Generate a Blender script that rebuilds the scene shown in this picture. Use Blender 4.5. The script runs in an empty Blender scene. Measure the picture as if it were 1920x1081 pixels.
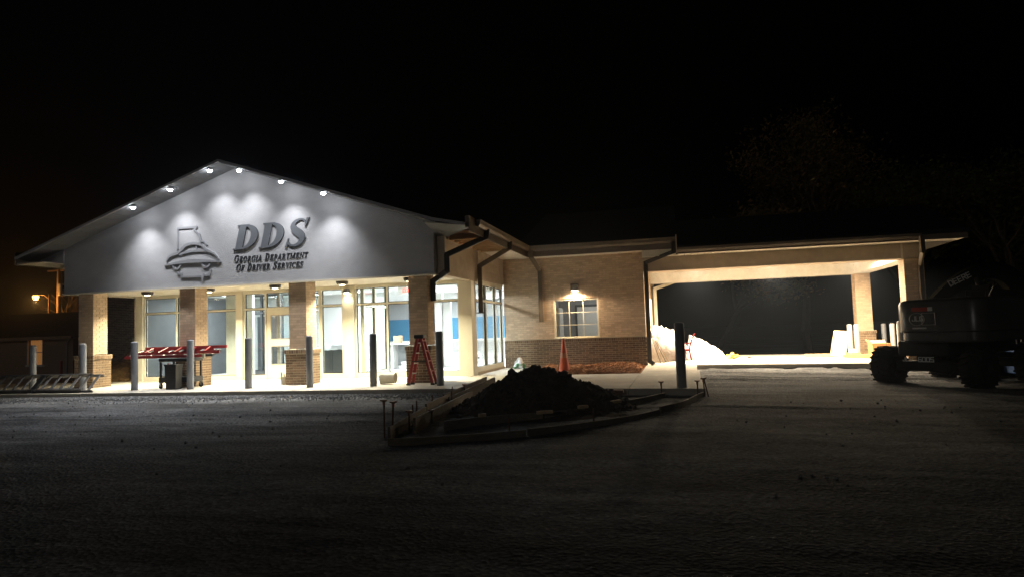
import bpy, bmesh, math, random
from mathutils import Vector, Matrix, noise as mnoise

# ------------------------------------------------------------------ camera, sky, added fill sun, exposure
S = bpy.context.scene
C = S.collection
R = math.radians
random.seed(7)

cam_data = bpy.data.cameras.new("camera")
cam = bpy.data.objects.new("camera", cam_data)
C.objects.link(cam)
cam_data.sensor_width = 36.0
cam_data.lens = 24.02
cam_data.clip_start = 0.05
cam_data.clip_end = 1500.0
RIGHT = Vector((0.97127923, 0.23558901, -0.03338392))
DOWN = Vector((-0.04723734, 0.05340523, -0.99745502))
FWD = Vector((-0.23320656, 0.97038431, 0.06299998))
cam.matrix_world = Matrix(((RIGHT.x, -DOWN.x, -FWD.x, 0.0),
                           (RIGHT.y, -DOWN.y, -FWD.y, 0.0),
                           (RIGHT.z, -DOWN.z, -FWD.z, 1.18),
                           (0, 0, 0, 1)))
S.camera = cam

world = bpy.data.worlds.new("World")
S.world = world
world.use_nodes = True
wn = world.node_tree.nodes
wl = world.node_tree.links
wn.clear()
w_out = wn.new("ShaderNodeOutputWorld")
w_bg = wn.new("ShaderNodeBackground")
w_sky = wn.new("ShaderNodeTexSky")
w_sky.sky_type = 'NISHITA'
w_sky.sun_disc = False
w_sky.sun_elevation = R(-5.5)
w_sky.sun_rotation = R(200.0)
w_bg.inputs["Strength"].default_value = 0.10
wl.new(w_sky.outputs[0], w_bg.inputs["Color"])
wl.new(w_bg.outputs[0], w_out.inputs["Surface"])

fill_sun_data = bpy.data.lights.new("fill_sun", 'SUN')  # added low fill from behind the camera to bring out the trees
fill_sun_data.energy = 0.032
fill_sun_data.angle = R(0.5)
fill_sun_data.color = (1.0, 0.95, 0.88)
fill_sun = bpy.data.objects.new("fill_sun", fill_sun_data)
fill_sun.rotation_euler = (R(79), 0, R(-8))
C.objects.link(fill_sun)

S.view_settings.view_transform = 'Standard'
S.view_settings.look = 'None'
S.view_settings.exposure = 1.25
S.view_settings.gamma = 1.0
S.view_settings.use_curve_mapping = False
S.render.engine = 'CYCLES'
cy = S.cycles
cy.use_denoising = True
cy.max_bounces = 7
cy.diffuse_bounces = 4
cy.glossy_bounces = 3
cy.transmission_bounces = 4
cy.transparent_max_bounces = 16
cy.caustics_reflective = False
cy.caustics_refractive = False
cy.sample_clamp_indirect = 4.0

# ------------------------------------------------------------------ materials
def mat(name, col, rough=0.75, col2=None, scale=6.0, bump=0.0, bscale=60.0, metal=0.0,
        tint=0.0, spec=0.3, stain=0.0, stretch=(1, 1, 1), detail=4.0, dist=0.02):
    m = bpy.data.materials.new(name)
    m.use_nodes = True
    nt = m.node_tree
    N, L = nt.nodes, nt.links
    b = N["Principled BSDF"]
    b.inputs["Roughness"].default_value = rough
    b.inputs["Metallic"].default_value = metal
    b.inputs["Specular IOR Level"].default_value = spec
    tc = N.new("ShaderNodeTexCoord")
    mp = N.new("ShaderNodeMapping")
    mp.inputs["Scale"].default_value = stretch
    L.new(tc.outputs["Object"], mp.inputs["Vector"])
    n1 = N.new("ShaderNodeTexNoise")
    n1.inputs["Scale"].default_value = scale
    n1.inputs["Detail"].default_value = detail
    n1.inputs["Roughness"].default_value = 0.6
    L.new(mp.outputs[0], n1.inputs["Vector"])
    rmp = N.new("ShaderNodeMapRange")
    rmp.inputs[1].default_value = 0.3
    rmp.inputs[2].default_value = 0.7
    L.new(n1.outputs["Fac"], rmp.inputs[0])
    mx = N.new("ShaderNodeMix")
    mx.data_type = 'RGBA'
    c2 = col2 if col2 else tuple(c * 0.82 for c in col)
    mx.inputs[6].default_value = (*col, 1)
    mx.inputs[7].default_value = (*c2, 1)
    L.new(rmp.outputs[0], mx.inputs[0])
    out = mx.outputs[2]
    if stain > 0:
        n3 = N.new("ShaderNodeTexNoise")
        n3.inputs["Scale"].default_value = 0.9
        n3.inputs["Detail"].default_value = 6.0
        L.new(mp.outputs[0], n3.inputs["Vector"])
        r3 = N.new("ShaderNodeMapRange")
        r3.inputs[1].default_value = 0.35
        r3.inputs[2].default_value = 0.75
        r3.inputs[3].default_value = 1.0
        r3.inputs[4].default_value = 1.0 - stain
        L.new(n3.outputs["Fac"], r3.inputs[0])
        vm = N.new("ShaderNodeVectorMath")
        vm.operation = 'SCALE'
        L.new(out, vm.inputs[0])
        L.new(r3.outputs[0], vm.inputs["Scale"])
        out = vm.outputs[0]
    if tint > 0:
        at = N.new("ShaderNodeAttribute")
        at.attribute_name = "tint"
        r4 = N.new("ShaderNodeMapRange")
        r4.inputs[3].default_value = 1.0 - tint
        r4.inputs[4].default_value = 1.0 + tint
        L.new(at.outputs["Fac"], r4.inputs[0])
        vm2 = N.new("ShaderNodeVectorMath")
        vm2.operation = 'SCALE'
        L.new(out, vm2.inputs[0])
        L.new(r4.outputs[0], vm2.inputs["Scale"])
        out = vm2.outputs[0]
    L.new(out, b.inputs["Base Color"])
    if bump > 0:
        n2 = N.new("ShaderNodeTexNoise")
        n2.inputs["Scale"].default_value = bscale
        n2.inputs["Detail"].default_value = 5.0
        L.new(mp.outputs[0], n2.inputs["Vector"])
        bp = N.new("ShaderNodeBump")
        bp.inputs["Strength"].default_value = bump
        bp.inputs["Distance"].default_value = dist
        L.new(n2.outputs["Fac"], bp.inputs["Height"])
        L.new(bp.outputs[0], b.inputs["Normal"])
    return m

def emit(name, col, strength):
    m = bpy.data.materials.new(name)
    m.use_nodes = True
    b = m.node_tree.nodes["Principled BSDF"]
    b.inputs["Base Color"].default_value = (*col, 1)
    b.inputs["Emission Color"].default_value = (*col, 1)
    b.inputs["Emission Strength"].default_value = strength
    return m

def glass_mat(name, tintc, refl=0.08):
    m = bpy.data.materials.new(name)
    m.use_nodes = True
    N, L = m.node_tree.nodes, m.node_tree.links
    N.clear()
    o = N.new("ShaderNodeOutputMaterial")
    t = N.new("ShaderNodeBsdfTransparent")
    t.inputs[0].default_value = (*tintc, 1)
    g = N.new("ShaderNodeBsdfGlossy")
    g.inputs["Roughness"].default_value = 0.02
    lw = N.new("ShaderNodeLayerWeight")
    lw.inputs["Blend"].default_value = 0.5
    pw = N.new("ShaderNodeMath")
    pw.operation = 'POWER'
    pw.inputs[1].default_value = 5.0
    L.new(lw.outputs["Facing"], pw.inputs[0])
    ad = N.new("ShaderNodeMath")
    ad.operation = 'MULTIPLY_ADD'
    ad.inputs[1].default_value = 0.9
    ad.inputs[2].default_value = refl * 0.5
    L.new(pw.outputs[0], ad.inputs[0])
    mx = N.new("ShaderNodeMixShader")
    L.new(ad.outputs[0], mx.inputs[0])
    L.new(t.outputs[0], mx.inputs[1])
    L.new(g.outputs[0], mx.inputs[2])
    L.new(mx.outputs[0], o.inputs["Surface"])
    return m

M = {}
M['brick_tan'] = mat("tan_brick", (0.56, 0.42, 0.295), 0.85, (0.48, 0.355, 0.245), 9, 0.35, 90, tint=0.12)
M['brick_brown'] = mat("brown_brick", (0.23, 0.155, 0.095), 0.85, (0.17, 0.115, 0.07), 9, 0.35, 90, tint=0.25)
M['mortar_tan'] = mat("tan_mortar", (0.47, 0.37, 0.25), 0.9, None, 20, 0.3, 120)
M['mortar_light'] = mat("light_mortar", (0.52, 0.45, 0.34), 0.9, None, 20, 0.3, 120)
M['stucco_grey'] = mat("grey_stucco", (0.40, 0.40, 0.412), 0.88, (0.36, 0.36, 0.372), 3, 0.6, 38, stain=0.14, stretch=(1, 1, 1.6))
M['stucco_beige'] = mat("beige_stucco", (0.48, 0.40, 0.31), 0.88, None, 4, 0.3, 70, stain=0.1)
M['cream'] = mat("cream_painted_metal", (0.66, 0.62, 0.50), 0.45, (0.60, 0.56, 0.45), 3, 0.05, 50, spec=0.4)
M['soffit'] = mat("pale_soffit", (0.66, 0.60, 0.49), 0.6, None, 4, 0.1, 40)
M['soffit_grey'] = mat("grey_metal_soffit", (0.14, 0.145, 0.155), 0.5, None, 4, 0.1, 40)
M['dark_metal'] = mat("dark_bronze_metal", (0.045, 0.040, 0.034), 0.45, (0.03, 0.027, 0.024), 8, 0.08, 40, spec=0.4)
M['bronze'] = mat("bronze_gutter_metal", (0.13, 0.10, 0.072), 0.5, (0.10, 0.08, 0.06), 5, 0.08, 30, spec=0.4)
M['shingle'] = mat("dark_shingles", (0.022, 0.022, 0.024), 0.95, (0.012, 0.012, 0.013), 14, 0.7, 30)
M['joist'] = mat("raw_joist_wood", (0.66, 0.47, 0.30), 0.8, (0.55, 0.37, 0.22), 4, 0.2, 30, stretch=(1, 8, 8))
M['deck'] = mat("roof_sheathing", (0.17, 0.075, 0.04), 0.9, (0.12, 0.055, 0.03), 5, 0.2, 30)
M['glass'] = glass_mat("window_glass", (0.93, 0.97, 0.97), 0.10)
M['concrete'] = mat("concrete", (0.50, 0.46, 0.39), 0.85, (0.41, 0.375, 0.32), 2.2, 0.35, 45, stain=0.28, detail=8)
M['lot'] = None
M['dirt'] = mat("dark_topsoil", (0.085, 0.068, 0.052), 1.0, (0.045, 0.036, 0.028), 6, 0.9, 25, spec=0.05, dist=0.05)
M['mulch'] = mat("red_brown_mulch", (0.34, 0.17, 0.085), 1.0, (0.20, 0.09, 0.045), 14, 0.9, 40, spec=0.05, tint=0.5)
M['straw'] = mat("dry_straw", (0.34, 0.20, 0.08), 0.95, (0.20, 0.13, 0.05), 10, 0.5, 40, tint=0.5, spec=0.05)
M['stone'] = mat("crushed_stone", (0.26, 0.26, 0.26), 0.9, (0.15, 0.15, 0.155), 9, 0.3, 60, tint=0.5, spec=0.15)
M['alu_dark'] = mat("tarnished_aluminium", (0.20, 0.195, 0.185), 0.55, (0.11, 0.105, 0.10), 9, 0.15, 50, metal=0.4, stain=0.4)
M['bollard'] = mat("grey_bollard_paint", (0.28, 0.29, 0.31), 0.5, (0.20, 0.21, 0.23), 4, 0.2, 40, spec=0.35, stain=0.4)
M['pale_pipe'] = mat("pale_primed_pipe", (0.50, 0.48, 0.45), 0.55, (0.42, 0.40, 0.38), 5, 0.1, 40, stain=0.25)
M['red'] = mat("red_fibreglass", (0.40, 0.035, 0.035), 0.5, (0.28, 0.03, 0.03), 7, 0.1, 40, stain=0.25)
M['alu'] = mat("dull_aluminium", (0.42, 0.41, 0.39), 0.45, (0.30, 0.29, 0.28), 9, 0.1, 50, metal=0.6, stain=0.3)
M['black'] = mat("black_plastic", (0.014, 0.014, 0.015), 0.5, (0.022, 0.021, 0.02), 6, 0.15, 40, spec=0.4)
M['rubber'] = mat("black_rubber", (0.012, 0.012, 0.012), 0.9, (0.022, 0.02, 0.018), 8, 0.4, 30, spec=0.15)
M['sheet'] = mat("white_plastic_sheet", (0.62, 0.61, 0.605), 0.3, (0.44, 0.435, 0.44), 4, 0.6, 9, spec=0.5, dist=0.04)
M['board'] = mat("raw_lumber", (0.55, 0.41, 0.24), 0.8, (0.42, 0.30, 0.16), 5, 0.25, 30, stretch=(2, 8, 8), stain=0.2)
M['old_board'] = mat("weathered_form_board", (0.20, 0.165, 0.125), 0.85, (0.11, 0.09, 0.065), 6, 0.3, 30, stretch=(2, 2, 9), stain=0.35)
M['card'] = mat("cardboard", (0.60, 0.34, 0.15), 0.85, (0.50, 0.28, 0.12), 4, 0.1, 30, stain=0.15)
M['yellow_scrap'] = mat("yellow_foam", (0.80, 0.62, 0.15), 0.7, (0.65, 0.48, 0.1), 5, 0.3, 30)
M['orange'] = mat("orange_cone_plastic", (0.75, 0.14, 0.05), 0.55, (0.55, 0.10, 0.045), 6, 0.1, 40, stain=0.3)
M['orange_dirty'] = mat("faded_collar", (0.62, 0.26, 0.15), 0.6, (0.5, 0.2, 0.11), 6, 0.1, 40, stain=0.3)
M['rust'] = mat("rusty_steel", (0.14, 0.075, 0.045), 0.75, (0.08, 0.045, 0.03), 25, 0.4, 80, spec=0.3)
M['cap'] = mat("dusty_orange_cap", (0.38, 0.20, 0.13), 0.7, (0.25, 0.15, 0.11), 12, 0.2, 50)
M['offwhite'] = mat("offwhite_plastic", (0.62, 0.58, 0.46), 0.5, (0.52, 0.48, 0.38), 6, 0.1, 40, stain=0.2)
M['white'] = mat("white_paint", (0.78, 0.77, 0.74), 0.6, None, 4, 0.05, 40)
M['int_wall'] = mat("pale_interior_paint", (0.60, 0.59, 0.58), 0.8, (0.56, 0.55, 0.545), 2, 0.05, 60)
M['int_grey'] = mat("grey_interior_paint", (0.30, 0.31, 0.32), 0.8, None, 2, 0.05, 60)
M['int_dark'] = mat("dark_interior_panel", (0.10, 0.105, 0.11), 0.6, None, 3, 0.05, 40)
M['blue'] = mat("blue_wall_paint", (0.10, 0.30, 0.48), 0.7, (0.09, 0.28, 0.45), 2, 0.05, 60)
M['vinyl'] = mat("pale_vinyl_floor", (0.72, 0.70, 0.66), 0.35, (0.64, 0.62, 0.59), 3, 0.05, 30, spec=0.5)
M['ceil'] = mat("ceiling_tile", (0.80, 0.80, 0.79), 0.85, None, 30, 0.15, 90)
M['letter_face'] = mat("slate_letter", (0.105, 0.112, 0.125), 0.55, (0.092, 0.10, 0.11), 5, 0.05, 40)
M['letter_dark'] = mat("near_black_letter", (0.018, 0.019, 0.022), 0.6, None, 5, 0.05, 40)
M['emblem'] = mat("grey_emblem", (0.24, 0.245, 0.26), 0.6, (0.22, 0.225, 0.24), 5, 0.05, 40)
M['lift_grey'] = mat("machine_hood_paint", (0.10, 0.095, 0.09), 0.30, (0.07, 0.067, 0.064), 5, 0.1, 30, spec=0.5, stain=0.35)
M['lift_dark'] = mat("machine_dark_paint", (0.014, 0.014, 0.014), 0.6, (0.02, 0.019, 0.017), 6, 0.1, 30, spec=0.15)
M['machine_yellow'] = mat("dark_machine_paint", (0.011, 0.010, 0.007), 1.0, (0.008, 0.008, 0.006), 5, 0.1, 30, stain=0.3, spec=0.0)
M['machine_blue'] = mat("blue_machine_paint", (0.05, 0.12, 0.32), 0.5, None, 5, 0.1, 30)
M['decal_white'] = mat("dull_white_decal", (0.5, 0.49, 0.47), 0.6)
M['decal_red'] = mat("red_decal", (0.35, 0.05, 0.03), 0.6)
M['bark'] = mat("tree_bark", (0.07, 0.055, 0.042), 0.95, (0.04, 0.032, 0.025), 10, 0.8, 20, spec=0.1)
M['leaf'] = mat("autumn_leaf", (0.12, 0.115, 0.04), 0.7, (0.18, 0.10, 0.03), 0.5, 0.1, 30, tint=0.5)
M['leaf_dark'] = mat("dark_leaf", (0.045, 0.065, 0.02), 0.7, (0.08, 0.07, 0.02), 0.5, 0.1, 30, tint=0.5)
M['siding'] = mat("brown_house_siding", (0.30, 0.20, 0.14), 0.85, None, 3, 0.2, 20, stretch=(1, 1, 10))
M['pole_wood'] = mat("utility_pole_wood", (0.28, 0.19, 0.11), 0.9, (0.18, 0.12, 0.07), 6, 0.5, 20, stretch=(4, 4, 0.5))
M['plastic_green'] = mat("bag_print_green", (0.10, 0.26, 0.12), 0.5)
M['paper_bag'] = mat("paper_bag", (0.60, 0.42, 0.25), 0.8)

E_COOL = emit("lit_lens_cool", (0.93, 0.96, 1.0), 65.0)
E_WARM = emit("lit_lens_warm", (1.0, 0.88, 0.62), 9.0)
E_SCONCE = emit("lit_lens_sconce", (1.0, 0.80, 0.52), 14.0)
E_PANEL = emit("lit_ceiling_panel", (0.95, 0.98, 1.0), 2.5)
E_AMBER = emit("lit_sodium_lamp", (1.0, 0.40, 0.06), 7.0)
E_EXIT = emit("lit_exit_sign", (1.0, 0.10, 0.08), 1.2)
E_WINDOW = emit("dim_lit_curtain", (1.0, 0.40, 0.12), 0.10)

# gravel and packed-dirt lot
def lot_material():
    m = bpy.data.materials.new("packed_gravel_lot")
    m.use_nodes = True
    N, L = m.node_tree.nodes, m.node_tree.links
    b = N["Principled BSDF"]
    b.inputs["Roughness"].default_value = 0.95
    b.inputs["Specular IOR Level"].default_value = 0.1
    tc = N.new("ShaderNodeTexCoord")
    def noise(sc, det, st=(1, 1, 1)):
        mp = N.new("ShaderNodeMapping")
        mp.inputs["Scale"].default_value = st
        L.new(tc.outputs["Object"], mp.inputs[0])
        n = N.new("ShaderNodeTexNoise")
        n.inputs["Scale"].default_value = sc
        n.inputs["Detail"].default_value = det
        n.inputs["Roughness"].default_value = 0.65
        L.new(mp.outputs[0], n.inputs["Vector"])
        return n
    big = noise(0.5, 8, (0.55, 1.3, 1))
    fine = noise(16, 6)
    vor = N.new("ShaderNodeTexVoronoi")
    vor.inputs["Scale"].default_value = 28.0
    L.new(tc.outputs["Object"], vor.inputs["Vector"])
    r1 = N.new("ShaderNodeValToRGB")
    e = r1.color_ramp.elements
    e[0].position, e[0].color = 0.36, (0.068, 0.068, 0.069, 1)
    e[1].position, e[1].color = 0.60, (0.195, 0.197, 0.203, 1)
    L.new(big.outputs["Fac"], r1.inputs[0])
    streak = noise(1.0, 5, (0.22, 2.6, 1))
    sr = N.new("ShaderNodeMapRange")
    sr.inputs[1].default_value, sr.inputs[2].default_value = 0.38, 0.52
    sr.inputs[3].default_value, sr.inputs[4].default_value = 0.55, 1.0
    L.new(streak.outputs["Fac"], sr.inputs[0])
    r2 = N.new("ShaderNodeMapRange")
    r2.inputs[1].default_value, r2.inputs[2].default_value = 0.3, 0.7
    r2.inputs[3].default_value, r2.inputs[4].default_value = 0.45, 1.4
    L.new(fine.outputs["Fac"], r2.inputs[0])
    vm = N.new("ShaderNodeVectorMath")
    vm.operation = 'SCALE'
    L.new(r1.outputs[0], vm.inputs[0])
    L.new(r2.outputs[0], vm.inputs["Scale"])
    sv = N.new("ShaderNodeMapRange")
    sv.inputs[3].default_value, sv.inputs[4].default_value = 0.6, 1.35
    L.new(vor.outputs["Color"], sv.inputs[0])
    vm2 = N.new("ShaderNodeVectorMath")
    vm2.operation = 'SCALE'
    L.new(vm.outputs[0], vm2.inputs[0])
    L.new(sv.outputs[0], vm2.inputs["Scale"])
    vm3 = N.new("ShaderNodeVectorMath")
    vm3.operation = 'SCALE'
    L.new(vm2.outputs[0], vm3.inputs[0])
    L.new(sr.outputs[0], vm3.inputs["Scale"])
    L.new(vm3.outputs[0], b.inputs["Base Color"])
    ad = N.new("ShaderNodeMath")
    ad.operation = 'ADD'
    L.new(fine.outputs["Fac"], ad.inputs[0])
    L.new(vor.outputs["Distance"], ad.inputs[1])
    bp = N.new("ShaderNodeBump")
    bp.inputs["Strength"].default_value = 0.5
    bp.inputs["Distance"].default_value = 0.02
    L.new(ad.outputs[0], bp.inputs["Height"])
    L.new(bp.outputs[0], b.inputs["Normal"])
    return m
M['lot'] = lot_material()

# ------------------------------------------------------------------ mesh helpers
class MB:
    def __init__(s):
        s.v, s.f, s.t, s.mi = [], [], [], []
        s.cur = 0
    def add(s, vs, fs, tint=0.5):
        o = len(s.v)
        s.v.extend([tuple(p) for p in vs])
        for f in fs:
            s.f.append(tuple(i + o for i in f))
            s.t.append(tint)
            s.mi.append(s.cur)
    def box(s, x0, x1, y0, y1, z0, z1, tint=0.5):
        vs = [(x0, y0, z0), (x1, y0, z0), (x1, y1, z0), (x0, y1, z0), (x0, y0, z1), (x1, y0, z1), (x1, y1, z1), (x0, y1, z1)]
        s.add(vs, [(0, 3, 2, 1), (4, 5, 6, 7), (0, 1, 5, 4), (1, 2, 6, 5), (2, 3, 7, 6), (3, 0, 4, 7)], tint)
        return s
    def bbox(s, x0, x1, y0, y1, z0, z1, b=0.01, tint=0.5):
        """box with chamfered edges"""
        bm = bmesh.new()
        bmesh.ops.create_cube(bm, size=1.0)
        for v in bm.verts:
            v.co = Vector(((x0 + x1) / 2 + v.co.x * (x1 - x0), (y0 + y1) / 2 + v.co.y * (y1 - y0), (z0 + z1) / 2 + v.co.z * (z1 - z0)))
        bmesh.ops.bevel(bm, geom=bm.edges[:], offset=b, segments=2, affect='EDGES', profile=0.5)
        s.frombm(bm, tint)
        return s
    def frombm(s, bm, tint=0.5, mtx=None):
        bm.verts.index_update()
        vs = [(mtx @ v.co if mtx else v.co) for v in bm.verts]
        s.add(vs, [tuple(v.index for v in f.verts) for f in bm.faces], tint)
        bm.free()
    def beam(s, p0, p1, w, h, up=(0, 0, 1), tint=0.5):
        """rectangular bar from p0 to p1, w sideways, h along up"""
        p0, p1 = Vector(p0), Vector(p1)
        d = (p1 - p0).normalized()
        up = Vector(up)
        sd = d.cross(up)
        if sd.length < 1e-5:
            sd = d.cross(Vector((0, 1, 0)))
        sd.normalize()
        u = sd.cross(d).normalized()
        a, b2 = sd * (w / 2), u * (h / 2)
        vs = [p0 - a - b2, p0 + a - b2, p0 + a + b2, p0 - a + b2, p1 - a - b2, p1 + a - b2, p1 + a + b2, p1 - a + b2]
        s.add(vs, [(0, 1, 2, 3), (7, 6, 5, 4), (0, 4, 5, 1), (1, 5, 6, 2), (2, 6, 7, 3), (3, 7, 4, 0)], tint)
        return s
    def cyl(s, p0, p1, r0, r1=None, n=16, caps=True, tint=0.5):
        r1 = r0 if r1 is None else r1
        p0, p1 = Vector(p0), Vector(p1)
        d = (p1 - p0).normalized()
        a = d.orthogonal().normalized()
        b = d.cross(a)
        vs = []
        for p, r in ((p0, r0), (p1, r1)):
            for i in range(n):
                t = 2 * math.pi * i / n
                vs.append(p + (a * math.cos(t) + b * math.sin(t)) * r)
        fs = [(i, (i + 1) % n, n + (i + 1) % n, n + i) for i in range(n)]
        if caps:
            fs += [tuple(reversed(range(n))), tuple(range(n, 2 * n))]
        s.add(vs, fs, tint)
        return s
    def lathe(s, c, prof, n=24, axis='z', tint=0.5):
        c = Vector(c)
        vs, fs = [], []
        for r, h in prof:
            for i in range(n):
                t = 2 * math.pi * i / n
                q = (r * math.cos(t), r * math.sin(t), h)
                if axis == 'x':
                    q = (h, r * math.cos(t), r * math.sin(t))
                elif axis == 'y':
                    q = (r * math.cos(t), h, r * math.sin(t))
                vs.append(c + Vector(q))
        for k in range(len(prof) - 1):
            for i in range(n):
                j = (i + 1) % n
                fs.append((k * n + i, k * n + j, (k + 1) * n + j, (k + 1) * n + i))
        s.add(vs, fs, tint)
        return s
    def tube(s, pts, r, n=8, tint=0.5):
        for a, b in zip(pts[:-1], pts[1:]):
            s.cyl(a, b, r, r, n, True, tint)
        return s
    def prism(s, poly, a0, a1, axis='y', tint=0.5):
        """poly in the plane normal to axis, extruded from a0 to a1"""
        n = len(poly)
        def P(u, v, a):
            return {'y': (u, a, v), 'x': (a, u, v), 'z': (u, v, a)}[axis]
        vs = [P(u, v, a0) for u, v in poly] + [P(u, v, a1) for u, v in poly]
        fs = [tuple(range(n)), tuple(reversed(range(n, 2 * n)))]
        fs += [(i, n + i, n + (i + 1) % n, (i + 1) % n) for i in range(n)]
        s.add(vs, fs, tint)
        return s
    def strip(s, left, right, y0, y1, tint=0.5):
        """ribbon in the xz plane between two equally long point lists, extruded along y"""
        n = len(left)
        vs = []
        for y in (y0, y1):
            vs += [(p[0], y, p[1]) for p in left] + [(p[0], y, p[1]) for p in right]
        fs = []
        for i in range(n - 1):
            fs.append((i, i + 1, n + i + 1, n + i))
            fs.append((2 * n + i, 3 * n + i, 3 * n + i + 1, 2 * n + i + 1))
            fs.append((i, 2 * n + i, 2 * n + i + 1, i + 1))
            fs.append((n + i, n + i + 1, 3 * n + i + 1, 3 * n + i))
        fs.append((0, n, 3 * n, 2 * n))
        fs.append((n - 1, 2 * n + n - 1, 3 * n + n - 1, n + n - 1))
        s.add(vs, fs, tint)
        return s
    def mesh(s, name, mats, origin=(0, 0, 0), smooth=False):
        me = bpy.data.meshes.new(name)
        o = Vector(origin)
        me.from_pydata([(p[0] - o.x, p[1] - o.y, p[2] - o.z) for p in s.v], [], s.f)
        if not isinstance(mats, (list, tuple)):
            mats = [mats]
        for m in mats:
            me.materials.append(m)
        if len(mats) > 1:
            me.polygons.foreach_set("material_index", s.mi)
        a = me.attributes.new("tint", 'FLOAT', 'FACE')
        a.data.foreach_set("value", s.t)
        bm = bmesh.new()
        bm.from_mesh(me)
        bmesh.ops.recalc_face_normals(bm, faces=bm.faces[:])
        bm.to_mesh(me)
        bm.free()
        if smooth:
            me.polygons.foreach_set("use_smooth", [True] * len(me.polygons))
        me.update()
        return me

def wloc(o):
    p = Vector((0, 0, 0))
    while o is not None:
        p += o.location
        o = o.parent
    return p

def smooth_by_angle(me, ang=40):
    me.polygons.foreach_set("use_smooth", [True] * len(me.polygons))
    bm = bmesh.new()
    bm.from_mesh(me)
    for e in bm.edges:
        if len(e.link_faces) == 2:
            e.smooth = e.calc_face_angle(0) < R(ang)
    bm.to_mesh(me)
    bm.free()

def obj(name, mb, m, parent=None, kind=None, smooth=None, label=None, cat=None, group=None):
    if parent is not None:
        origin = wloc(parent)
        loc = (0, 0, 0)
    else:
        xs = [p[0] for p in mb.v]; ys = [p[1] for p in mb.v]; zs = [p[2] for p in mb.v]
        origin = ((min(xs) + max(xs)) / 2, (min(ys) + max(ys)) / 2, min(zs))
        loc = origin
    me = mb.mesh(name, m, origin)
    if smooth:
        smooth_by_angle(me, smooth)
    o = bpy.data.objects.new(name, me)
    C.objects.link(o)
    o.location = loc
    o.parent = parent
    if kind:
        o["kind"] = kind
    if label:
        o["label"] = label
    if cat:
        o["category"] = cat
    if group:
        o["group"] = group
    return o

def thing(name, label, cat, loc=(0, 0, 0), group=None):
    o = bpy.data.objects.new(name, None)
    o.empty_display_size = 0.2
    C.objects.link(o)
    o.location = loc
    o["label"] = label
    o["category"] = cat
    if group:
        o["group"] = group
    return o

def copy_tree(root, loc=None, rotz=None, label=None):
    r = root.copy()
    C.objects.link(r)
    if loc is not None:
        r.location = loc
    if rotz is not None:
        r.rotation_euler = (0, 0, rotz)
    if label:
        r["label"] = label
    for ch in [c for c in bpy.data.objects if c.parent == root]:
        c2 = ch.copy()
        C.objects.link(c2)
        c2.parent = r
        for g in [x for x in bpy.data.objects if x.parent == ch]:
            g2 = g.copy()
            C.objects.link(g2)
            g2.parent = c2
    return r

def lamp(kind, name, loc, power, col, parent=None, size=0.2, rot=(0, 0, 0), spot=None, blend=0.5, sx=None, sy=None, spread=None):
    d = bpy.data.lights.new(name, kind)
    d.energy = power
    d.color = col
    if kind == 'AREA':
        if sx:
            d.shape = 'RECTANGLE'
            d.size, d.size_y = sx, sy
        else:
            d.shape = 'DISK'
            d.size = size
        if spread:
            d.spread = R(spread)
    else:
        d.shadow_soft_size = size
    if spot:
        d.spot_size = R(spot)
        d.spot_blend = blend
    o = bpy.data.objects.new(name, d)
    C.objects.link(o)
    if parent is not None:
        o.parent = parent
        o.location = Vector(loc) - wloc(parent)
    else:
        o.location = loc
    o.rotation_euler = rot
    return o

def fbm(x, y, z=0.0, o=4):
    return mnoise.fractal(Vector((x, y, z)), 1.0, 2.0, o)

# ------------------------------------------------------------------ ground
def lot_z(x, y):
    z = -0.12
    if y < 14.2:
        z -= 0.012 * (14.2 - y)
    if x > 0.5:
        z -= 0.022 * min(x - 0.5, 8.0)
    if x < -21:
        z -= min(1.0, (-21 - x) * 0.09)
    if y > 34:
        z -= min(0.8, (y - 34) * 0.05)
    return z

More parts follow.
